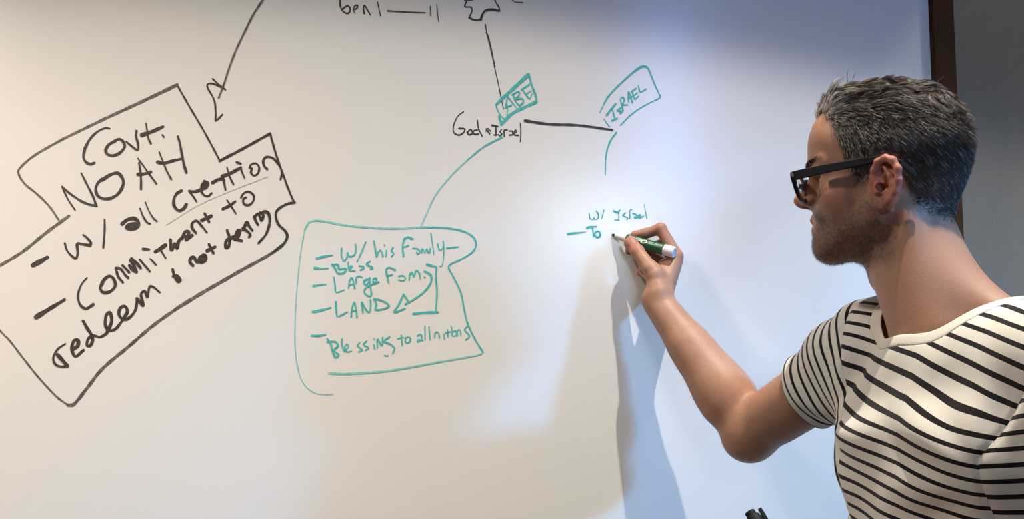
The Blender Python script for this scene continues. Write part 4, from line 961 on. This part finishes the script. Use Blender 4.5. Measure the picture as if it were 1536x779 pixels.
for s in (1, -1):
    inn = dshape(1, 0); out = dshape(1, 0)
    o_ = []
    for (u, v) in out:
        du = .0048 if abs(u) > .0 else 0; L_ = math.hypot(u, v)
        uo, vo = u+u/L_*.0072, v+v/L_*.0048
        if v > .006: vo += .0016; uo += math.copysign(.0012, u)
        if u > .018 and v > .004: uo += .0030
        o_.append((uo, vo))
    n = len(inn); vs = []
    for ring, x in ((o_, -.0024), (o_, .0022), (inn, .0018), (inn, -.0020)): vs += [gpt(s, u, v, x) for u, v in ring]
    fs = [[k*n+i, k*n+(i+1) % n, ((k+1) % 4)*n+(i+1) % n, ((k+1) % 4)*n+i] for k in range(4) for i in range(n)]
    if s < 0: fs = [f[::-1] for f in fs]
    gadd('rim', vs, fs, M['black'], bev=.0006)
    ln = [gpt(s, u*1.0, v*1.0, .0002-.0015*((u/.0245)**2+(v/.016)**2)) for u, v in inn]; ln2 = [gpt(s, u, v, -.0012-.0015*((u/.0245)**2+(v/.0185)**2)) for u, v in inn]
    c1, c2_ = gpt(s, 0, 0, .0012), gpt(s, 0, 0, -.0003)
    vs = ln+[c1]+ln2+[c2_]; fs = [[i, (i+1) % n, n] for i in range(n)]+[[n+1+(i+1) % n, n+1+i, 2*n+1] for i in range(n)]
    t = M.get('glass')
    if not t:
        tt = NT('clear lens glass'); tt.b.inputs['Base Color'].default_value = (.95, .97, .98, 1); tt.b.inputs['Transmission Weight'].default_value = 1.0
        tt.b.inputs['Roughness'].default_value = .0; tt.b.inputs['IOR'].default_value = 1.2; tt.b.inputs['Specular IOR Level'].default_value = .9; M['glass'] = tt.m
    gadd('lens', vs, fs, M['glass'], smooth=True)
    # temple: front end piece, straight arm, hook behind the ear
    pa = [(.1110, .0640, .0245), (.0960, .0690, .0258), (.060, .0755, .0290), (.020, .0790, .0325), (.004, .0800, .0335), (-.012, .0830, .0330), (-.026, .0820, .026), (-.036, .0780, .0165), (-.042, .0760, .010)]
    hh = [.0062, .0060, .0054, .0046, .0040, .0032, .0036, .0042, .0036]; tt_ = [.0022]*9
    vs, fs = [], []
    for (q, hh_, th) in zip(pa, hh, tt_):
        for (dy, dz) in ((-th, -hh_), (th, -hh_), (th, hh_), (-th, hh_)): vs.append(h(q[0], s*(q[1]+dy), q[2]+dz))
    for i in range(len(pa)-1):
        for k in range(4): f = [4*i+k, 4*i+(k+1) % 4, 4*i+4+(k+1) % 4, 4*i+4+k]; fs.append(f if s > 0 else f[::-1])
    fs += [[3, 2, 1, 0], [4*len(pa)-4+k for k in range(4)]]
    gadd('temple', vs, fs, M['black'], bev=.0008)
    vs, fs = tube([h(.1060, s*.0625, .0295), h(.1060, s*.0625, .0205)], .0012, 8); gadd('hinge', vs, fs, M['metal'])
vs, fs = [], []
for y in np.linspace(-.0085, .0085, 7):
    zz = .0190+.0022*math.cos(y/.0085*1.5)
    for (dx, dz) in ((-.0022, -.0030), (.0022, -.0030), (.0022, .0032), (-.0022, .0032)): vs.append(h(.1150+dx, y, zz+dz))
for i in range(6):
    for k in range(4): fs.append([4*i+k, 4*i+(k+1) % 4, 4*i+4+(k+1) % 4, 4*i+4+k])
gadd('bridge', vs, fs, M['black'], bev=.0006)

# ------------------------------------------------------------------ markers
M['plastic_white'] = mat('white marker plastic', (.78, .78, .76), .3, .5, noise=50, col2=(.75, .75, .73))
M['plastic_green'] = mat('green marker sleeve', (.006, .095, .042), .28, .5, noise=60, col2=(.005, .082, .036))
M['felt'] = mat('dark felt tip', (.012, .016, .014), .9, .1, noise=300)
M['print'] = mat('pale green print', (.62, .74, .62), .4, .4, noise=400, col2=(.55, .68, .56))
def lathe(o, axis, prof, n=32):           # prof: list of (distance along axis, radius)
    axis = nrm(axis); ref = V3(0, 0, 1); u = nrm(np.cross(axis, ref)); v = np.cross(u, axis); vs, fs = [], []
    for (t, r_) in prof:
        for k in range(n): a = 2*math.pi*k/n; vs.append(o+axis*t+r_*(math.cos(a)*u+math.sin(a)*v))
    for i in range(len(prof)-1):
        for k in range(n): fs.append([i*n+k, i*n+(k+1) % n, (i+1)*n+(k+1) % n, (i+1)*n+k])
    fs.append(list(range(n))[::-1]); fs.append([(len(prof)-1)*n+k for k in range(n)]); return vs, fs, u, v
def marker(root_name, label, tip, axis, capped):
    e = empty(root_name, tuple(tip)); tag(e, label, 'marker')
    def put(nm, prof, m, sm=True):
        vs, fs, u, v = lathe(np.zeros(3), axis, prof); o = mesh_obj(nm, vs, fs, m, e, sm)
        b = o.modifiers.new('edge', 'EDGE_SPLIT'); b.split_angle = math.radians(35); return o
    return e, put
mk, put = marker('dry_erase_marker', 'green and white dry-erase marker held by the writing hand, tip on the board', HT, MD, False)
put('felt_tip', [(0, .0012), (.001, .0022), (.005, .0026), (.0075, .0030)], M['felt'])
put('tip_collar', [(.0070, .0040), (.0080, .0048), (.016, .0052), (.0165, .0056), (.0270, .0062), (.0300, .0080), (.0310, .0086)], M['plastic_white'])
put('barrel', [(.0310, .0088), (.0318, .0093), (.1045, .0093), (.1048, .0090)], M['plastic_green'])
put('end_plug', [(.1046, .0091), (.1052, .0096), (.1225, .0096), (.1238, .0090), (.1240, .0070), (.1225, .0064), (.1222, .0050)], M['plastic_white'])
# lettering wrapped on the barrel, on the side facing the room
def wrap_text(txt, t0_, t1_, ang0, hgt, shear, off, name, m, bold=0.0):
    cu = bpy.data.curves.new(name, 'FONT'); cu.body = txt; cu.size = 1; cu.shear = shear; cu.offset = bold; cu.resolution_u = 6
    tmp = bpy.data.objects.new('text_source', cu); COL.objects.link(tmp); dg = bpy.context.evaluated_depsgraph_get()
    me = bpy.data.meshes.new_from_object(tmp.evaluated_get(dg)); bpy.data.objects.remove(tmp); bpy.data.curves.remove(cu)
    bm = bmesh.new(); bm.from_mesh(me); bmesh.ops.triangulate(bm, faces=bm.faces[:]); bmesh.ops.subdivide_edges(bm, edges=[e_ for e_ in bm.edges if e_.calc_length() > .12], cuts=2)
    xs = [v.co.x for v in bm.verts]; ys = [v.co.y for v in bm.verts]; x0, x1, y0, y1 = min(xs), max(xs), min(ys), max(ys)
    toc = nrm(V3(0, 0, CAM_Z)-(HT+MD*.07)); toc = nrm(toc-MD*(toc@MD)); upv = nrm(np.cross(toc, MD))
    if upv[2] < 0: upv = -upv
    for v in bm.verts:
        t = t0_+(t1_-t0_)*(v.co.x-x0)/(x1-x0); a = ang0+((v.co.y-y0)/(y1-y0)-.5)*hgt/.0093; r_ = .0093+off
        v.co = Vector(MD*t+r_*(math.cos(a)*toc+math.sin(a)*upv))
    bm.to_mesh(me); bm.free(); me.materials.clear(); me.materials.append(m)
    o = bpy.data.objects.new(name, me); COL.objects.link(o); o.parent = mk; return o
wrap_text('EXPO', .034, .0735, .42, .0078, .35, .00012, 'lettering', M['print'], .03)['label'] = 'bold slanted pale lettering "EXPO"'
wrap_text('DRY ERASE', .0755, .1025, .62, .0028, .0, .00012, 'lettering', M['print'], .02)['label'] = 'small pale print band'
# spare marker in the left hand: black cap with clip
sm, put = marker('capped_marker', 'black-capped marker poking up at the bottom edge, left of the striped shirt', SM0, SMD, True)
put('cap', [(0, .0055), (.0006, .0060), (.006, .0062), (.0065, .0078), (.008, .0084), (.040, .0090), (.0405, .0086)], M['black'])
put('barrel', [(.0405, .0088), (.041, .0093), (.118, .0093), (.120, .0080)], M['plastic_white'])
uu = nrm(np.cross(SMD, V3(0, 1, 0))); uu = uu if uu[0] > 0 else -uu
vs, fs = [], []
for t, o1, o2 in ((.003, .0095, .0135), (.010, .0095, .0135), (.034, .0092, .0120), (.036, .0080, .0100)):
    for (d_, w_) in ((o1, -.003), (o2, -.003), (o2, .003), (o1, .003)): vs.append(SMD*t+uu*d_+np.cross(SMD, uu)*w_)
for i in range(3):
    for k in range(4): fs.append([4*i+k, 4*i+(k+1) % 4, 4*i+4+(k+1) % 4, 4*i+4+k])
fs += [[3, 2, 1, 0], [12, 13, 14, 15]]
for d in (0,):
    b = len(vs)
    for t in (.010, .016):
        for (d_, w_) in ((.0070, -.0025), (.0100, -.0025), (.0100, .0025), (.0070, .0025)): vs.append(SMD*t+uu*d_+np.cross(SMD, uu)*w_)
    for k in range(4): fs.append([b+k, b+(k+1) % 4, b+4+(k+1) % 4, b+4+k])
mesh_obj('clip', vs, fs, M['black'], sm, smooth=False)
